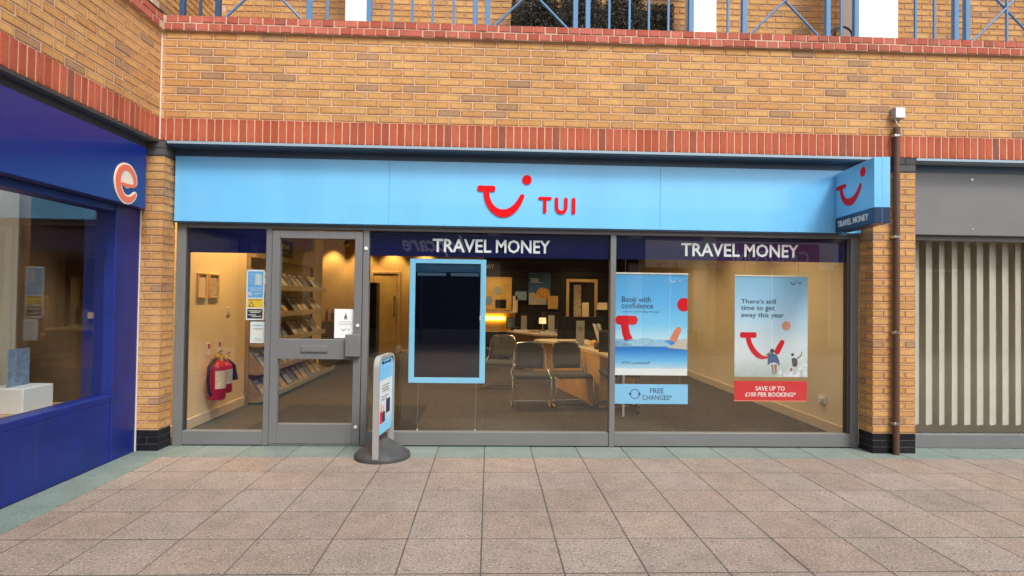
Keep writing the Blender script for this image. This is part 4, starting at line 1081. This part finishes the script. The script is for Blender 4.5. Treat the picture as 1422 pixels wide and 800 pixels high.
# ------------------------------------------------------------------ chairs
def make_chair(label):
    t = thing('visitor_chair', label, 'chair', (0, 0, 0), 'chrome framed visitor chairs')
    mb = MB(); n = 8
    # cushion: front edge towards -y, rounded
    prof = [(-.255, .395), (-.262, .42), (-.245, .447), (-.20, .455), (.0, .448), (.19, .452), (.205, .43), (.20, .41)]
    vs = []
    for sx_, e in ((-.245, .012), (-.225, 0), (.225, 0), (.245, .012)):
        for (y_, z_) in prof: vs.append((sx_, y_ * (1 - e * 2), z_ - (e if z_ > .42 else -e)))
    m_ = len(prof); fs = []
    for i in range(3):
        for j_ in range(m_): fs.append((i * m_ + j_, i * m_ + (j_ + 1) % m_, (i + 1) * m_ + (j_ + 1) % m_, (i + 1) * m_ + j_)[::-1])
    fs.append(tuple(range(m_))[::-1] if False else tuple(range(m_))); fs.append(tuple(range(3 * m_, 4 * m_))[::-1])
    mb.add(vs, fs); part('seat', mb, 'chair_fabric', t)
    mb = MB(); vs = []
    rows = [(.485, .205, .190), (.56, .222, .198), (.66, .232, .200), (.76, .236, .194), (.825, .240, .178), (.838, .243, .165)]
    cols_ = 7
    for dpt in (0, .022):
        for z_, y_, hw in rows:
            for c_ in range(cols_):
                u = -1 + 2 * c_ / (cols_ - 1); vs.append((u * hw, y_ + .07 * (z_ - .485) / .35 - .035 * u * u + dpt, z_))
    fs = []; nr = len(rows); off = nr * cols_
    for i in range(nr - 1):
        for c_ in range(cols_ - 1):
            a_ = i * cols_ + c_; fs.append((a_, a_ + 1, a_ + cols_ + 1, a_ + cols_)); fs.append((off + a_ + cols_, off + a_ + cols_ + 1, off + a_ + 1, off + a_))
    bd_ = [(i * cols_, (i + 1) * cols_) for i in range(nr - 1)]
    for a_, b_ in bd_: fs.append((a_, b_, off + b_, off + a_)); fs.append((b_ + cols_ - 1, a_ + cols_ - 1, off + a_ + cols_ - 1, off + b_ + cols_ - 1))
    for c_ in range(cols_ - 1): fs.append((c_ + 1, c_, off + c_, off + c_ + 1)); a_ = (nr - 1) * cols_ + c_; fs.append((a_, a_ + 1, off + a_ + 1, off + a_))
    mb.add(vs, fs, True); part('backrest', mb, 'chair_mesh', t)
    for s in (-1, 1):
        x = .262 * s
        P = [(.218 * s, .250, .68), (.232 * s, .215, .50), (x, .19, .45), (x, .14, .425), (x, -.16, .415), (x, -.215, .39), (x, -.235, .34), (x, -.265, .06), (x, -.258, .022), (x, -.22, .012), (x, .20, .012), (x * .9, .26, .014)]
        part('leg', MB().tube(P, .0115, 8), 'chrome', t)
    part('floor_bar', MB().tube([(-.236, .26, .014), (-.1, .275, .014), (.1, .275, .014), (.236, .26, .014)], .0115, 8), 'chrome', t)
    part('back_frame', MB().tube([(-.218, .250, .678), (-.205, .275, .76), (-.168, .30, .838), (0, .322, .850), (.168, .30, .838), (.205, .275, .76), (.218, .250, .678)], .010, 8), 'chrome', t)
    return t
ch = make_chair('left of the two dark visitor chairs with chrome legs facing the window')
ch.location = (3.855, 2.42, 0); ch.rotation_euler = (0, 0, R(1))
copy_tree(ch, (4.42, 2.52, 0), R(7), 'right of the two dark visitor chairs, against the amber desk panel')
copy_tree(ch, (3.46, 3.95, 0), R(-12), 'dark visitor chair farther back, partly behind the hanging screen')
copy_tree(ch, (3.10, 6.3, 0), R(150), 'dark visitor chair deep in the shop in front of the lit counter')

# ------------------------------------------------------------------ desks
def desk(name, label, top, z, panels, loc, tm='worktop'):
    t = thing(name, label, 'desk', loc)
    part('desktop', MB().poly(top, .032, lambda u, v, w: (u, v, z - .032 + w)), tm, t)
    for pa in panels:
        (xa, ya), (xb, yb), z1 = pa
        d = Vector((xb - xa, yb - ya)).normalized(); nn = Vector((-d.y, d.x)) * .012
        part('panel', MB().poly([(xa + nn.x, ya + nn.y), (xb + nn.x, yb + nn.y), (xb - nn.x, yb - nn.y), (xa - nn.x, ya - nn.y)], z1 - .001, lambda u, v, w: (u, v, .0005 + w)), 'amber_wood', t)
    return t
d1t = [(4.84, 1.78), (5.45, 1.90), (5.42, 2.9), (5.2, 4.3), (4.95, 4.95), (4.6, 5.05), (4.2, 4.92), (4.06, 4.70), (4.12, 4.50), (4.35, 4.20), (4.62, 3.35), (4.74, 2.55)]
desk('curved_desk', 'curved pale desk with an amber wooden front right of the chairs', d1t, .745, [((4.80, 2.31), (4.41, 4.07), .712), ((4.815, 2.30), (5.30, 2.42), .712)], (4.8, 3, 0))
d2t = [(4.15, 6.0), (4.5, 5.8), (5.0, 5.9), (5.3, 6.3), (5.2, 7.4), (4.3, 7.6), (3.7, 7.2), (3.65, 6.9)]
desk('rear_desk', 'second pale desk behind the curved one with papers on it', d2t, .76, [((4.2, 6.15), (4.95, 6.05), .727), ((3.75, 7.1), (4.2, 6.2), .727)], (4.5, 6.7, 0))
solo('low_partition', MB().box(3.15, 4.5, 7.75, 7.82, .0, .70, .004), 'black_plastic', 'low black partition behind the chairs at the back of the shop', 'partition', (3.8, 7.8, 0))
def monitor(x, y, z, w, h, label, rot, logo=False):
    t = thing('monitor', label, 'monitor', (x, y, z), 'desk monitors seen from behind')
    part('casing', MB().box(x - w / 2, x + w / 2, y, y + .035, z + .09, z + .09 + h, .006), 'black_plastic', t)
    part('stand', MB().box(x - .065, x + .065, y - .045, y - .001, z + .012, z + .09 + h * .82, .006).box(x - .13, x + .13, y - .10, y + .08, z + .0005, z + .0115, .004), 'aboard_grey', t)
    if logo:
        part('badge', MB().disc(x, z + .26, .035, .002, front(y - .045), 20), 'dark_grey_plastic', t)
        part('badge_ring', MB().disc(x, z + .26, .026, .003, front(y - .045), 20), 'aboard_grey', t)
        text('badge_mark', 'hp', 'dark_grey_plastic', t, x - .014, x + .014, z + .244, z + .276, front(y - .048), t=.001, bold=.01)
    return t
monitor(4.72, 3.62, .745, .72, .36, 'large black monitor with a round hp badge on its grey stand, on the curved desk', 0, True)
monitor(4.55, 6.35, .76, .42, .34, 'black monitor with grey stand on the second desk', 0)
monitor(4.02, 7.0, .76, .38, .30, 'black monitor on the left end of the second desk among papers', 0)
t = thing('leaflet_holder', 'open white leaflet holder on the curved desk right of the large monitor', 'leaflet holder', (5.02, 3.1, .745))
part('leaf', MB().add([(4.86, 3.1, 1.10), (4.88, 3.1, 1.10), (4.99, 3.1, .746), (4.97, 3.1, .746), (4.86, 3.3, 1.10), (4.88, 3.3, 1.10), (4.99, 3.3, .746), (4.97, 3.3, .746)], [(0, 3, 2, 1), (4, 5, 6, 7), (0, 1, 5, 4), (1, 2, 6, 5), (2, 3, 7, 6), (3, 0, 4, 7)]), 'paper', t)
part('leaf', MB().add([(4.93, 3.1, 1.10), (4.95, 3.1, 1.10), (5.02, 3.1, .746), (5.0, 3.1, .746), (4.93, 3.3, 1.10), (4.95, 3.3, 1.10), (5.02, 3.3, .746), (5.0, 3.3, .746)], [(0, 3, 2, 1), (4, 5, 6, 7), (0, 1, 5, 4), (1, 2, 6, 5), (2, 3, 7, 6), (3, 0, 4, 7)]), 'paper_grey', t)
solo('keyboard', MB().box(4.42, 4.72, 4.02, 4.16, .7455, .765, .004), 'black_plastic', 'black keyboard lying on the curved desk near its tip', 'keyboard', (4.5, 4.1, .745))
solo('paper_stack', MB().box(5.0, 5.22, 2.3, 2.6, .7455, .775, .002).box(5.02, 5.2, 2.33, 2.62, .7755, .79, .002), 'worktop', 'pile of papers on the near end of the curved desk', 'papers', (5.1, 2.4, .745))
solo('desk_toy', MB().lathe([(.04, .746), (.055, .78), (.03, .83), (.001, .84)], 4.92, 3.5, 12), 'poster_orange', 'small orange ornament on the curved desk beside the leaflet holder', 'ornament', (4.92, 3.5, .745))
for q, (x_, y_, m_, lb) in enumerate(((3.95, 6.95, 'paper', 'white paper stack on the left end of the second desk'), (4.45, 6.1, 'paper_grey', 'grey paper stack at the front of the second desk'), (4.3, 6.6, 'brochure_tan', 'tan paper stack in the middle of the second desk'))):
    solo('paper_stack', MB().box(x_ - .16, x_ + .16, y_ - .1, y_ + .1, .761, .79 + .01 * q, .002), m_, lb, 'papers', (x_, y_, .76))
for q, (x_, y_, z_, w_, h_, lb) in enumerate(((3.80, 7.15, .76, .30, .24, 'small lit blue screen at the far left end of the second desk'), (4.95, 6.75, .76, .34, .26, 'small lit blue screen at the right end of the second desk'), (5.15, 4.35, .745, .30, .30, 'dark tablet screen standing near the far end of the curved desk'))):
    t = thing('tablet_screen', lb, 'screen', (x_, y_, z_))
    part('casing', MB().box(x_ - w_ / 2, x_ + w_ / 2, y_, y_ + .02, z_ + .05, z_ + .05 + h_, .004).box(x_ - .05, x_ + .05, y_ - .03, y_ + .06, z_ + .0005, z_ + .0495, .004), 'black_plastic', t)
    part('display', box(x_ - w_ / 2 + .015, x_ + w_ / 2 - .015, y_ - .001, y_ - .0002, z_ + .065, z_ + .035 + h_), 'brochure_blue' if q < 2 else 'screen_black', t)
t = thing('desk_printer', 'grey box printer with paper in its tray on the second desk', 'printer', (4.75, 6.55, .76))
part('body', MB().box(4.60, 4.92, 6.5, 6.8, .7605, .93, .015), 'aboard_grey', t); part('paper_tray', MB().box(4.64, 4.88, 6.38, 6.499, .80, .812, .002), 'paper', t); part('panel', MB().box(4.63, 4.75, 6.496, 6.4995, .87, .91), 'black_plastic', t)
for q, (x_, y_, lb) in enumerate(((4.85, 2.65, 'curling black cable across the near end of the curved desk'), (4.62, 3.75, 'black cable trailing from the badge monitor on the curved desk'))):
    solo('desk_cable', MB().tube([(x_ + .03 * math.sin(k_ * 1.3), y_ + .06 * k_, .752) for k_ in range(7)], .005, 6), 'cable_black', lb, 'cable', (x_, y_, .75))
solo('pen_pot', MB().lathe([(.035, .7455), (.038, .84), (.033, .84), (.033, .76)], 4.86, 2.95, 14), 'dark_grey_plastic', 'dark pen pot on the curved desk in front of the leaflet holder', 'pot', (4.86, 2.95, .745))
t = thing('desk_lamp', 'glowing cream lampshade on the second desk', 'lamp', (4.36, 6.25, .76))
part('lamp_shade', MB().lathe([(.075, .96), (.07, 1.08)], 4.36, 6.25, 16), 'lamp_warm', t); part('stem', MB().tube([(4.36, 6.25, .761), (4.36, 6.25, 1.0)], .012, 8), 'chrome', t)
for q, (x_, y_, z0, w_, h_, m_, lb) in enumerate(((5.10, 6.9, .5, .15, 1.28, 'brochure_tan', 'tall brown leaflet column in front of the wall mirror'), (5.17, 6.2, .5, .13, .90, 'worktop', 'cream leaflet column in front of the wall mirror'))):
    solo('leaflet_column', MB().box(x_, x_ + w_, y_, y_ + .1, 0, z0 + h_, .006), m_, lb, 'leaflet stand', (x_, y_, 0))
t = thing('leaflet_stand', 'black floor stand holding a tilted lit leaflet beside the middle mullion', 'leaflet stand', (5.16, 4.2, 0))
part('post', MB().box(5.08, 5.10, 4.2, 4.22, 0, 1.30).box(5.24, 5.26, 4.2, 4.22, 0, 1.30).box(5.105, 5.235, 4.205, 4.215, .8, 1.28), 'black_plastic', t)
part('leaflet', MB().add([(5.08, 4.16, 1.30), (5.26, 4.16, 1.30), (5.28, 4.26, 1.42), (5.12, 4.26, 1.42)], [(0, 1, 2, 3), (3, 2, 1, 0)][:1]), 'worktop', t)
# swivel chair behind the posters
oc = thing('swivel_chair', 'black swivel chair behind the sea view poster with its star base showing', 'chair', (4.98, 2.35, 0))
for q in range(5):
    a_ = R(20 + 72 * q); x_, y_ = 5.03 + .30 * math.cos(a_), 2.15 + .30 * math.sin(a_)
    lg = part('leg', MB().tube([(5.03, 2.15, .13), (x_, y_, .075)], [.025, .016], 8), 'black_plastic', oc)
    part('caster', MB().tube([(x_ - .02, y_, .029), (x_ + .02, y_, .029)], .028, 10), 'black_plastic', lg)
part('column', MB().tube([(5.03, 2.15, .10), (5.03, 2.15, .46)], .024, 10), 'dark_grey_plastic', oc)
part('seat', MB().box(4.78, 5.28, 1.92, 2.40, .46, .54, .03), 'chair_fabric', oc)
part('backrest', MB().box(4.80, 5.26, 2.42, 2.48, .60, 1.05, .02).box(5.0, 5.06, 2.44, 2.47, .50, .60), 'chair_fabric', oc)
solo('white_pole', MB().tube([(4.99, 1.75, -.003), (4.99, 1.75, .80)], .014, 10), 'white_plastic', 'thin white pole standing behind the light blue FREE CHANGES strip', 'pole', (4.99, 1.75, 0))
t = thing('wall_socket', 'white wall socket with a plug low on the right wall', 'socket', (7.165, 1.0, .3))
part('plate', MB().box(7.160, 7.1715, .98, 1.13, .30, .39, .003), 'white_plastic', t); part('plug', MB().box(7.125, 7.1595, 1.02, 1.07, .315, .37, .004), 'white_plastic', t)

# ================================================================== terrace above
ter = struct('terrace_floor', box(-1.5, XR, .22, 12, 3.86, 3.97), 'roof_grey', (3, 3, 3.86))
tw = thing('terrace_wall', 'buff brick upper wall set back behind the blue railing', 'wall', (4, 1.6, 3.97))
part('mortar_core', box(-.30, XR, 1.606, 1.8, 3.972, 6.6), 'mortar', tw)
part('return_core', box(-.30, -.106, .235, 1.60, 3.972, 6.6), 'mortar', tw)
rest = MB()
n_ = 0
for row in range(34):
    z = 3.98 + .0325 + row * .0752
    j = -.12 + (.1125 if row % 2 else 0)
    while j < XR:
        vis = 7 <= row <= 13 and j < 8.3
        if vis and n_ < 255: put_brick('brick', .215, .065, .03, 'buff_brick', (j + .1075, 1.60, z), 0, tw); n_ += 1
        elif j + .22 < XR: add_brick(rest, .215, .065, .03, (j + .1075, 1.60, z), 0)
        j += .225
    j = 1.58 - (.1125 if row % 2 else 0)
    while j > .40:
        if 4 <= row <= 11 : put_brick('brick', .215, .065, .03, 'buff_brick', (-.10, j - .1075, z), HP, tw)
        else: add_brick(rest, .215, .065, .03, (-.10, j - .1075, z), HP)
        j -= .225
part('brick_infill', rest, 'buff_brick', tw, kind='stuff')
for q, (a_, b_, lb) in enumerate(((1.612, 1.850, 'left of the square white columns on the terrace'), (5.556, 5.822, 'middle square white column on the terrace, right of the hedge'), (7.488, 7.96, 'wide white column on the terrace above the projecting sign'))):
    solo('white_column', MB().box(a_, b_, .90, 1.20, 3.971, 6.6, .006), 'white_paint', lb, 'column', ((a_ + b_) / 2, 1.05, 3.97), 'white terrace columns')
# railing standing on the coping
rl = thing('terrace_railing', 'blue metal railing with crossed braces standing on the red coping', 'railing', (4, .15, 4.117))
ZB, ZT = 4.1165, 5.12
RYY = .15
posts = [.235, .575, 1.458, 2.042, 3.089, 3.212, 4.091, 4.215, 5.262, 5.81, 6.676, 6.97, 8.02, 8.14, 9.0, 9.12, 10.2, 10.8]
for x_ in posts: part('post', MB().box(x_ - .024, x_ + .024, RYY - .024, RYY + .024, ZB, ZT, .003), 'railing_blue_shaded' if x_ < .9 else 'railing_blue', rl, (x_, RYY, ZB))  # left posts and balusters use the darkened blue, shade painted in
for x_ in (.405, 1.634, 2.262, 2.467, 2.667, 2.873, 4.433, 4.638, 4.835, 5.034, 5.646, 6.819, 7.6, 7.8, 8.57, 9.4, 9.65, 9.9, 10.5):
    part('baluster', MB().box(x_ - .011, x_ + .011, RYY - .011, RYY + .011, ZB, ZT, .002), 'railing_blue_shaded' if x_ < .9 else 'railing_blue', rl, (x_, RYY, ZB))
for a_, b_ in ((.60, 1.434), (3.236, 4.067), (5.834, 6.652), (8.164, 8.976)):
    part('brace', MB().tube([(a_, RYY, ZB + .03), (b_, RYY, ZB + .03 + (b_ - a_))], .012, 6), 'railing_blue', rl)
    part('brace', MB().tube([(b_, RYY + .02, ZB + .03), (a_, RYY + .02, ZB + .03 + (b_ - a_))], .012, 6), 'railing_blue', rl)
part('top_rail', MB().box(.2, XR, RYY - .03, RYY + .03, ZT + .0005, ZT + .05, .005), 'railing_blue', rl)
sr_ = thing('side_rail', 'black rail with clips running along the left side coping', 'railing', (.06, -1, 4.12))
part('rail', MB().tube([(.06, .10, 4.195), (.06, -4.2, 4.205)], .017, 8), 'cable_black', sr_)
for y_ in (-.12, -.9, -1.7, -2.5, -3.3): part('clip', MB().box(.050, .070, y_ - .01, y_ + .01, 4.117, 4.19), 'cable_black', sr_)
part('cable', MB().tube([(.02, .05, 4.12), (.02, -.10, 4.14), (.03, -.35, 4.16), (.0, -.6, 4.14), (0, -1.2, 4.13)], .007, 6), 'cable_black', sr_)
# clipped hedge: leaf faces through a box volume
def hedge(name, label, x0, x1, y0, y1, z0, z1, n, group, bumps=()):
    t = thing(name, label, 'hedge', ((x0 + x1) / 2, (y0 + y1) / 2, z0), group)
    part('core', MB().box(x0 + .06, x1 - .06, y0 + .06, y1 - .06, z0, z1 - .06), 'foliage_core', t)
    mb = MB()
    for _ in range(n):
        side = random.random()
        x, y, z = random.uniform(x0, x1), random.uniform(y0, y1), random.uniform(z0, z1)
        d = random.random() ** 2 * .07
        if side < .5: y = y0 + d
        elif side < .75: z = z1 - d
        elif side < .87: x = x0 + d
        else: x = x1 - d
        s_ = random.uniform(.010, .019)
        a_ = Vector((random.gauss(0, 1), random.gauss(0, 1), random.gauss(0, 1))).normalized(); b_ = a_.orthogonal().normalized(); b_ = b_ * math.cos(5 * z) + a_.cross(b_) * math.sin(7 * x)
        p = Vector((x + random.gauss(0, .006), y + random.gauss(0, .006), z + random.gauss(0, .006)))
        c_ = a_.cross(b_).normalized()
        mb.add([p - b_ * s_, p + c_ * s_ * .5, p + b_ * s_, p - c_ * s_ * .5], [(0, 1, 2, 3)])
    part('leaves', mb, 'foliage', t, kind='stuff')
    return t
hedge('box_hedge', 'dark clipped box hedge behind the blue railing', 3.48, 5.27, .72, 1.15, 3.972, 4.775, 26000, 'terrace hedges')
hx = ((3.60, 4.02, 'left'), (4.10, 4.55, 'second from left'), (4.66, 5.06, 'right'))
for a_, b_, w_ in hx:
    hedge('topiary_bush', '%s dark clipped bush rising behind the box hedge' % w_, a_, b_, 1.18, 1.52, 3.972, 5.30, 9000, 'clipped bushes behind the hedge')
cc = MB()
for q in range(6):
    r_ = .085 + .010 * q; oz = random.uniform(-.008, .008)
    cc.tube([(6.885 + r_ * math.cos(2 * math.pi * k_ / 24) + oz, .24 + .012 * q - .03, 4.118 + .120 + oz * .5 + min(r_, .115) * math.sin(2 * math.pi * k_ / 24)) for k_ in range(24)], .006, 5, closed=True)
cc.tube([(6.98, .22, 4.23), (7.2, .22, 4.205), (7.6, .22, 4.20), (8.4, .2, 4.185)], .004, 5)
cc.tube([(6.80, .24, 4.20), (6.77, .22, 4.16), (6.74, .2, 4.121)], .006, 5)
solo('cable_coil', cc, 'cable_black', 'coil of black cable resting on the coping against the railing', 'cable', (6.885, .25, 4.12))

# ------------------------------------------------------------------ right end fittings
dp = thing('downpipe', 'thin brown downpipe with steel clips beside the right brick pier', 'pipe', (7.268, -.035, 0))
part('pipe', MB().tube([(7.268, -.040, 0), (7.268, -.040, 3.22)], .030, 12), 'pipe_brown', dp)
for z_ in (.29, 1.18, 2.12, 3.12): part('clip', MB().box(7.228, 7.250, -.072, -.006, z_, z_ + .028, .003).tube([(7.268, -.040, z_ + .005), (7.268, -.040, z_ + .023)], .033, 12), 'steel', dp)
lb_ = thing('junction_box', 'small grey metal box with a looped cable high on the brick wall', 'junction box', (7.275, -.05, 3.3))
part('casing', MB().box(7.228, 7.33, -.075, -.002, 3.30, 3.408, .004), 'aboard_grey', lb_); part('lid', MB().box(7.232, 7.326, -.082, -.0755, 3.304, 3.404, .003), 'white_plastic', lb_)
part('cable', MB().tube([(7.25, -.05, 3.30), (7.252, -.06, 3.26), (7.27, -.06, 3.23), (7.30, -.04, 3.24)], .006, 6), 'sealant', lb_)
# neighbouring unit on the right
rs = thing('neighbour_shopfront', 'plain grey shopfront of the next unit beyond the brown pipe', 'shopfront', (9.4, .2, 0))
part('fascia', MB().box(7.51, XR, .15, .21, 2.186, 2.822, .003), 'frame_grey', rs)
part('lintel_edge', box(7.50, XR, -.003, .30, 2.905, 2.9285), 'lintel_lip', rs); part('lintel_plate', box(7.5, XR, .17, .30, 2.8225, 2.903), 'lintel_blue', rs)
part('frame', MB().box(7.50, 7.58, YF, .30, 0, 2.185, .003).box(9.4, 9.46, YF, .30, .14, 2.135, .003).box(7.581, XR, YF + .002, .30, 0, .139, .003).box(7.581, XR, YF + .002, .30, 2.136, 2.185, .003), 'frame_grey', rs)
part('window_pane', box(7.581, 9.399, YG, YG + .006, .14, 2.135), 'glass', rs); part('window_pane', box(9.461, XR, YG, YG + .006, .14, 2.135), 'glass', rs)
part('back_panel', box(7.582, XR, .9, .93, 0, 2.9), 'tan_wall', rs)
for q in range(26):
    x_ = 7.66 + q * .14
    o = part('blind_slat', MB().box(x_ - .058, x_ + .058, .399, .401, .20, 2.9), 'blind_white', rs, (x_, .40, .2)); o.rotation_euler = (0, 0, R(24 + random.uniform(-5, 5)))
for x_ in (8.2, 9.9, 10.9): part('fascia_fixing', MB().tube([(x_, .1495, 2.76), (x_, .146, 2.76)], .012, 8).tube([(x_, .1495, 2.25), (x_, .146, 2.25)], .012, 8), 'steel', rs)
part('fascia_joint', box(9.43, 9.434, .149, .1495, 2.19, 2.82), 'frame_dark', rs); part('floor', box(7.582, XR, .301, .899, -.003, .01), 'carpet', rs)

# ------------------------------------------------------------------ left shop on the side wall
ls = thing('left_shopfront', 'deep blue shopfront on the wall at the left edge', 'shopfront', (-.05, -2, 0))
part('pilaster', MB().box(-.30, -.028, -.36, -.012, 0, 2.26, .004), 'left_shop_blue', ls)
part('edge_trim', MB().box(-.0275, -.020, -.016, -.003, 0, 2.78), 'sealant', ls)
part('stall_riser', MB().box(-.30, -.035, YL, -.361, 0, .52, .004), 'left_shop_blue', ls)
part('frame', MB().box(-.20, -.035, YL, -.361, .521, .58, .004).box(-.20, -.035, YL, -.361, 2.20, 2.26, .004).box(-.20, -.034, -2.10, -2.03, .581, 2.199, .004), 'left_shop_blue', ls)
part('window_pane', box(-.12, -.114, -2.029, -.361, .581, 2.199), 'glass', ls); part('window_pane', box(-.12, -.114, YL, -2.101, .581, 2.199), 'glass', ls)
part('window_back', box(-.9, -.86, YL, -.361, 0, 2.9), 'tan_wall', ls)
part('window_bed', box(-.859, -.201, YL, -.361, .45, .52), 'beech', ls)
part('lintel_panel', box(-.30, .02, YL, -.02, 2.2605, 2.914), 'frame_dark', ls)
for q in range(5):
    y_ = -.75 - q * .72
    bx_ = thing('display_stand', 'white display stand in the blue left shop window, number %s from the corner' % ('one', 'two', 'three', 'four', 'five')[q], 'display stand', (-.5, y_, .52), 'display stands in the left shop window')
    part('block', MB().box(-.68, -.36, y_ - .16, y_ + .16, .5205, .72 + .14 * (q % 2), .006), 'white_paint', bx_)
    part('card', MB().box(-.53, -.52, y_ - .11, y_ + .11, .7205 + .14 * (q % 2), 1.02 + .14 * (q % 2), .003), ('brochure_blue', 'poster_orange', 'paper_grey')[q % 3], bx_)
part('riser_joint', MB().box(-.0355, -.0345, -1.20, -1.196, .01, .51).box(-.0355, -.0345, -2.9, -2.896, .01, .51), 'frame_dark', ls)
part('frame_joint', MB().box(-.0285, -.0275, -.36, -.012, .52, .524).box(-.0285, -.0275, -.36, -.012, 2.195, 2.199), 'frame_dark', ls)
lsg = thing('left_shop_sign', 'deep blue box sign with an orange letter e at the left edge', 'sign', (.06, -2, 2.25))
part('box', MB().box(.021, .105, YL, -.165, 2.255, 2.815, .004), 'left_sign_blue', lsg)
fe = facex(.105)
EP = [(-0.517, 2.418, 0), (-0.495, 2.416, 0), (-0.415, 2.418, 0), (-0.357, 2.428, 0), (-0.341, 2.462, 0), (-0.355, 2.512, 0), (-0.400, 2.556, 0), (-0.455, 2.570, 0), (-0.515, 2.552, 0), (-0.557, 2.505, 0), (-0.573, 2.440, 0), (-0.559, 2.370, 0), (-0.520, 2.318, 0), (-0.465, 2.294, 0), (-0.405, 2.300, 0), (-0.360, 2.325, 0), (-0.333, 2.352, 0)]
EW = [.030, .030, .030, .034, .046, .052, .050, .046, .052, .062, .068, .066, .060, .054, .048, .040, .028]
def smooth(P, W, m=4):
    o = []
    for i in range(len(P) - 1):
        a, b, c, d = P[max(i - 1, 0)], P[i], P[i + 1], P[min(i + 2, len(P) - 1)]
        for k_ in range(m):
            t_ = k_ / m
            f_ = lambda q: .5 * (2 * b[q] + (c[q] - a[q]) * t_ + (2 * a[q] - 5 * b[q] + 4 * c[q] - d[q]) * t_ ** 2 + (3 * b[q] - a[q] - 3 * c[q] + d[q]) * t_ ** 3)
            o.append((f_(0), f_(1), W[i] * (1 - t_) + W[i + 1] * t_))
    o.append((P[-1][0], P[-1][1], W[-1])); return o
part('letter', MB().disc(-.450, 2.475, .085, .005, fe).ribbon(smooth(EP[4:], [w + .030 for w in EW[4:]]), .006, fe), 'sign_cream', lsg)
part('letter_face', MB().ribbon(smooth(EP, EW), .009, fe), 'sign_orange', lsg)
solo('left_building', MB().box(-8, -1.02, YL - 3, -.02, -.02, 3.96).box(-8, -.07, YL - 3, YL - .01, -.02, 4.1), 'opp_brick', 'plain body of the building that carries the left shop', 'building', (-4, -2, 0))
solo('shop_building', MB().box(XR + .01, 20, .0, 10, -.02, 7).box(-1.72, XR, 9.63, 10, -.02, 3.85).box(-6, -1.72, .21, 10, -.02, 6.6).box(-.29, 7.3, 1.81, 9.6, 3.98, 6.5), 'opp_brick', 'rest of the building round the travel shop', 'building', (8, 5, 0))

# ================================================================== the parade opposite (seen in the glass)
YO = -12.25
ob = thing('opposite_building', 'buff brick parade of shops across the street, mirrored in the windows', 'building', (4, YO - 2, 0))
part('wall', MB().box(-14, 24, YO - 8, YO - .35, -.02, 4.3).box(-14, 24, YO - .35, YO, 3.5, 4.35), 'opp_brick', ob)
for x_ in (-9, -5.6, -1.2, 3.4, 7.9, 10.3, 14.6, 19): part('pier', MB().box(x_ - .2, x_ + .2, YO - .349, YO, -.01, 3.499, .01), 'opp_cream', ob)
for a_, b_ in ((-8.79, -5.81), (-5.39, -1.41), (-.99, 3.19), (3.61, 7.69), (8.11, 10.09), (10.51, 14.39), (14.81, 18.79)):
    w_ = part('window', MB().box(a_, b_, YO - .348, YO - .30, .45, 2.6, .004), 'opp_dark', ob)
    part('frame', MB().box(a_, a_ + .07, YO - .299, YO - .22, .0, 2.6).box(b_ - .07, b_, YO - .299, YO - .22, .0, 2.6).box((a_ + b_) / 2 - .035, (a_ + b_) / 2 + .035, YO - .299, YO - .22, .0, 2.6).box(a_, b_, YO - .3, YO - .221, 2.52, 2.61), 'opp_white' if a_ > 8 else 'frame_dark', w_)
    part('stall_riser', MB().box(a_ + .071, b_ - .071, YO - .345, YO - .24, 0, .449), 'frame_grey', w_)
cs = thing('opposite_sign', 'white fascia with a pink CARDZONE panel across the street, mirrored in the right window', 'sign', (11.5, YO + .1, 2.45))
part('fascia', MB().box(8.2, 14.45, YO + .002, YO + .12, 2.50, 3.36, .01), 'opp_white', cs)
part('panel', MB().box(10.5, 13.8, YO + .1205, YO + .15, 2.50, 3.31, .005), 'opp_pink', cs)
for q in range(12):
    if 10.2 < 8.6 + q * .52 < 13.9: continue
    part('spotlight', MB().tube([(8.6 + q * .52, YO + .12, 2.62), (8.62 + q * .52, YO + .26, 2.56)], .035, 8), 'dark_grey_plastic', cs)
text('lettering', 'CARDZONE', 'opp_letter', cs, -13.45, -10.85, 2.68, 3.08, facey(YO + .15), t=.02, bold=.008)
cs = thing('opposite_sign', 'navy fascia with slanted white lettering across the street, mirrored above the screen', 'sign', (1.8, YO + .1, 2.75))
part('fascia', MB().box(-1.0, 5.2, YO + .002, YO + .12, 2.62, 3.42, .01), 'opp_navy', cs)
text('lettering', 'hopcare', 'opp_letter', cs, -2.55, -.52, 2.72, 3.40, facey(YO + .12), t=.02, bold=.022, shear=.45)
solo('opposite_fascia', MB().box(5.21, 8.19, YO + .002, YO + .10, 2.62, 3.42, .01).box(-13.9, -1.01, YO + .002, YO + .10, 2.62, 3.42, .01).box(14.46, 23, YO + .002, YO + .10, 2.62, 3.42, .01), 'opp_dark', 'plain dark fascia boards across the street, mirrored at the ends of the windows', 'fascia', (0, YO + .05, 2.62))
solo('opposite_banner', MB().box(9.75, 10.15, YO + .05, YO + .10, .5, 2.45, .01), 'opp_white', 'narrow white banner across the street, mirrored between the two posters', 'banner', (9.95, YO + .08, .5))
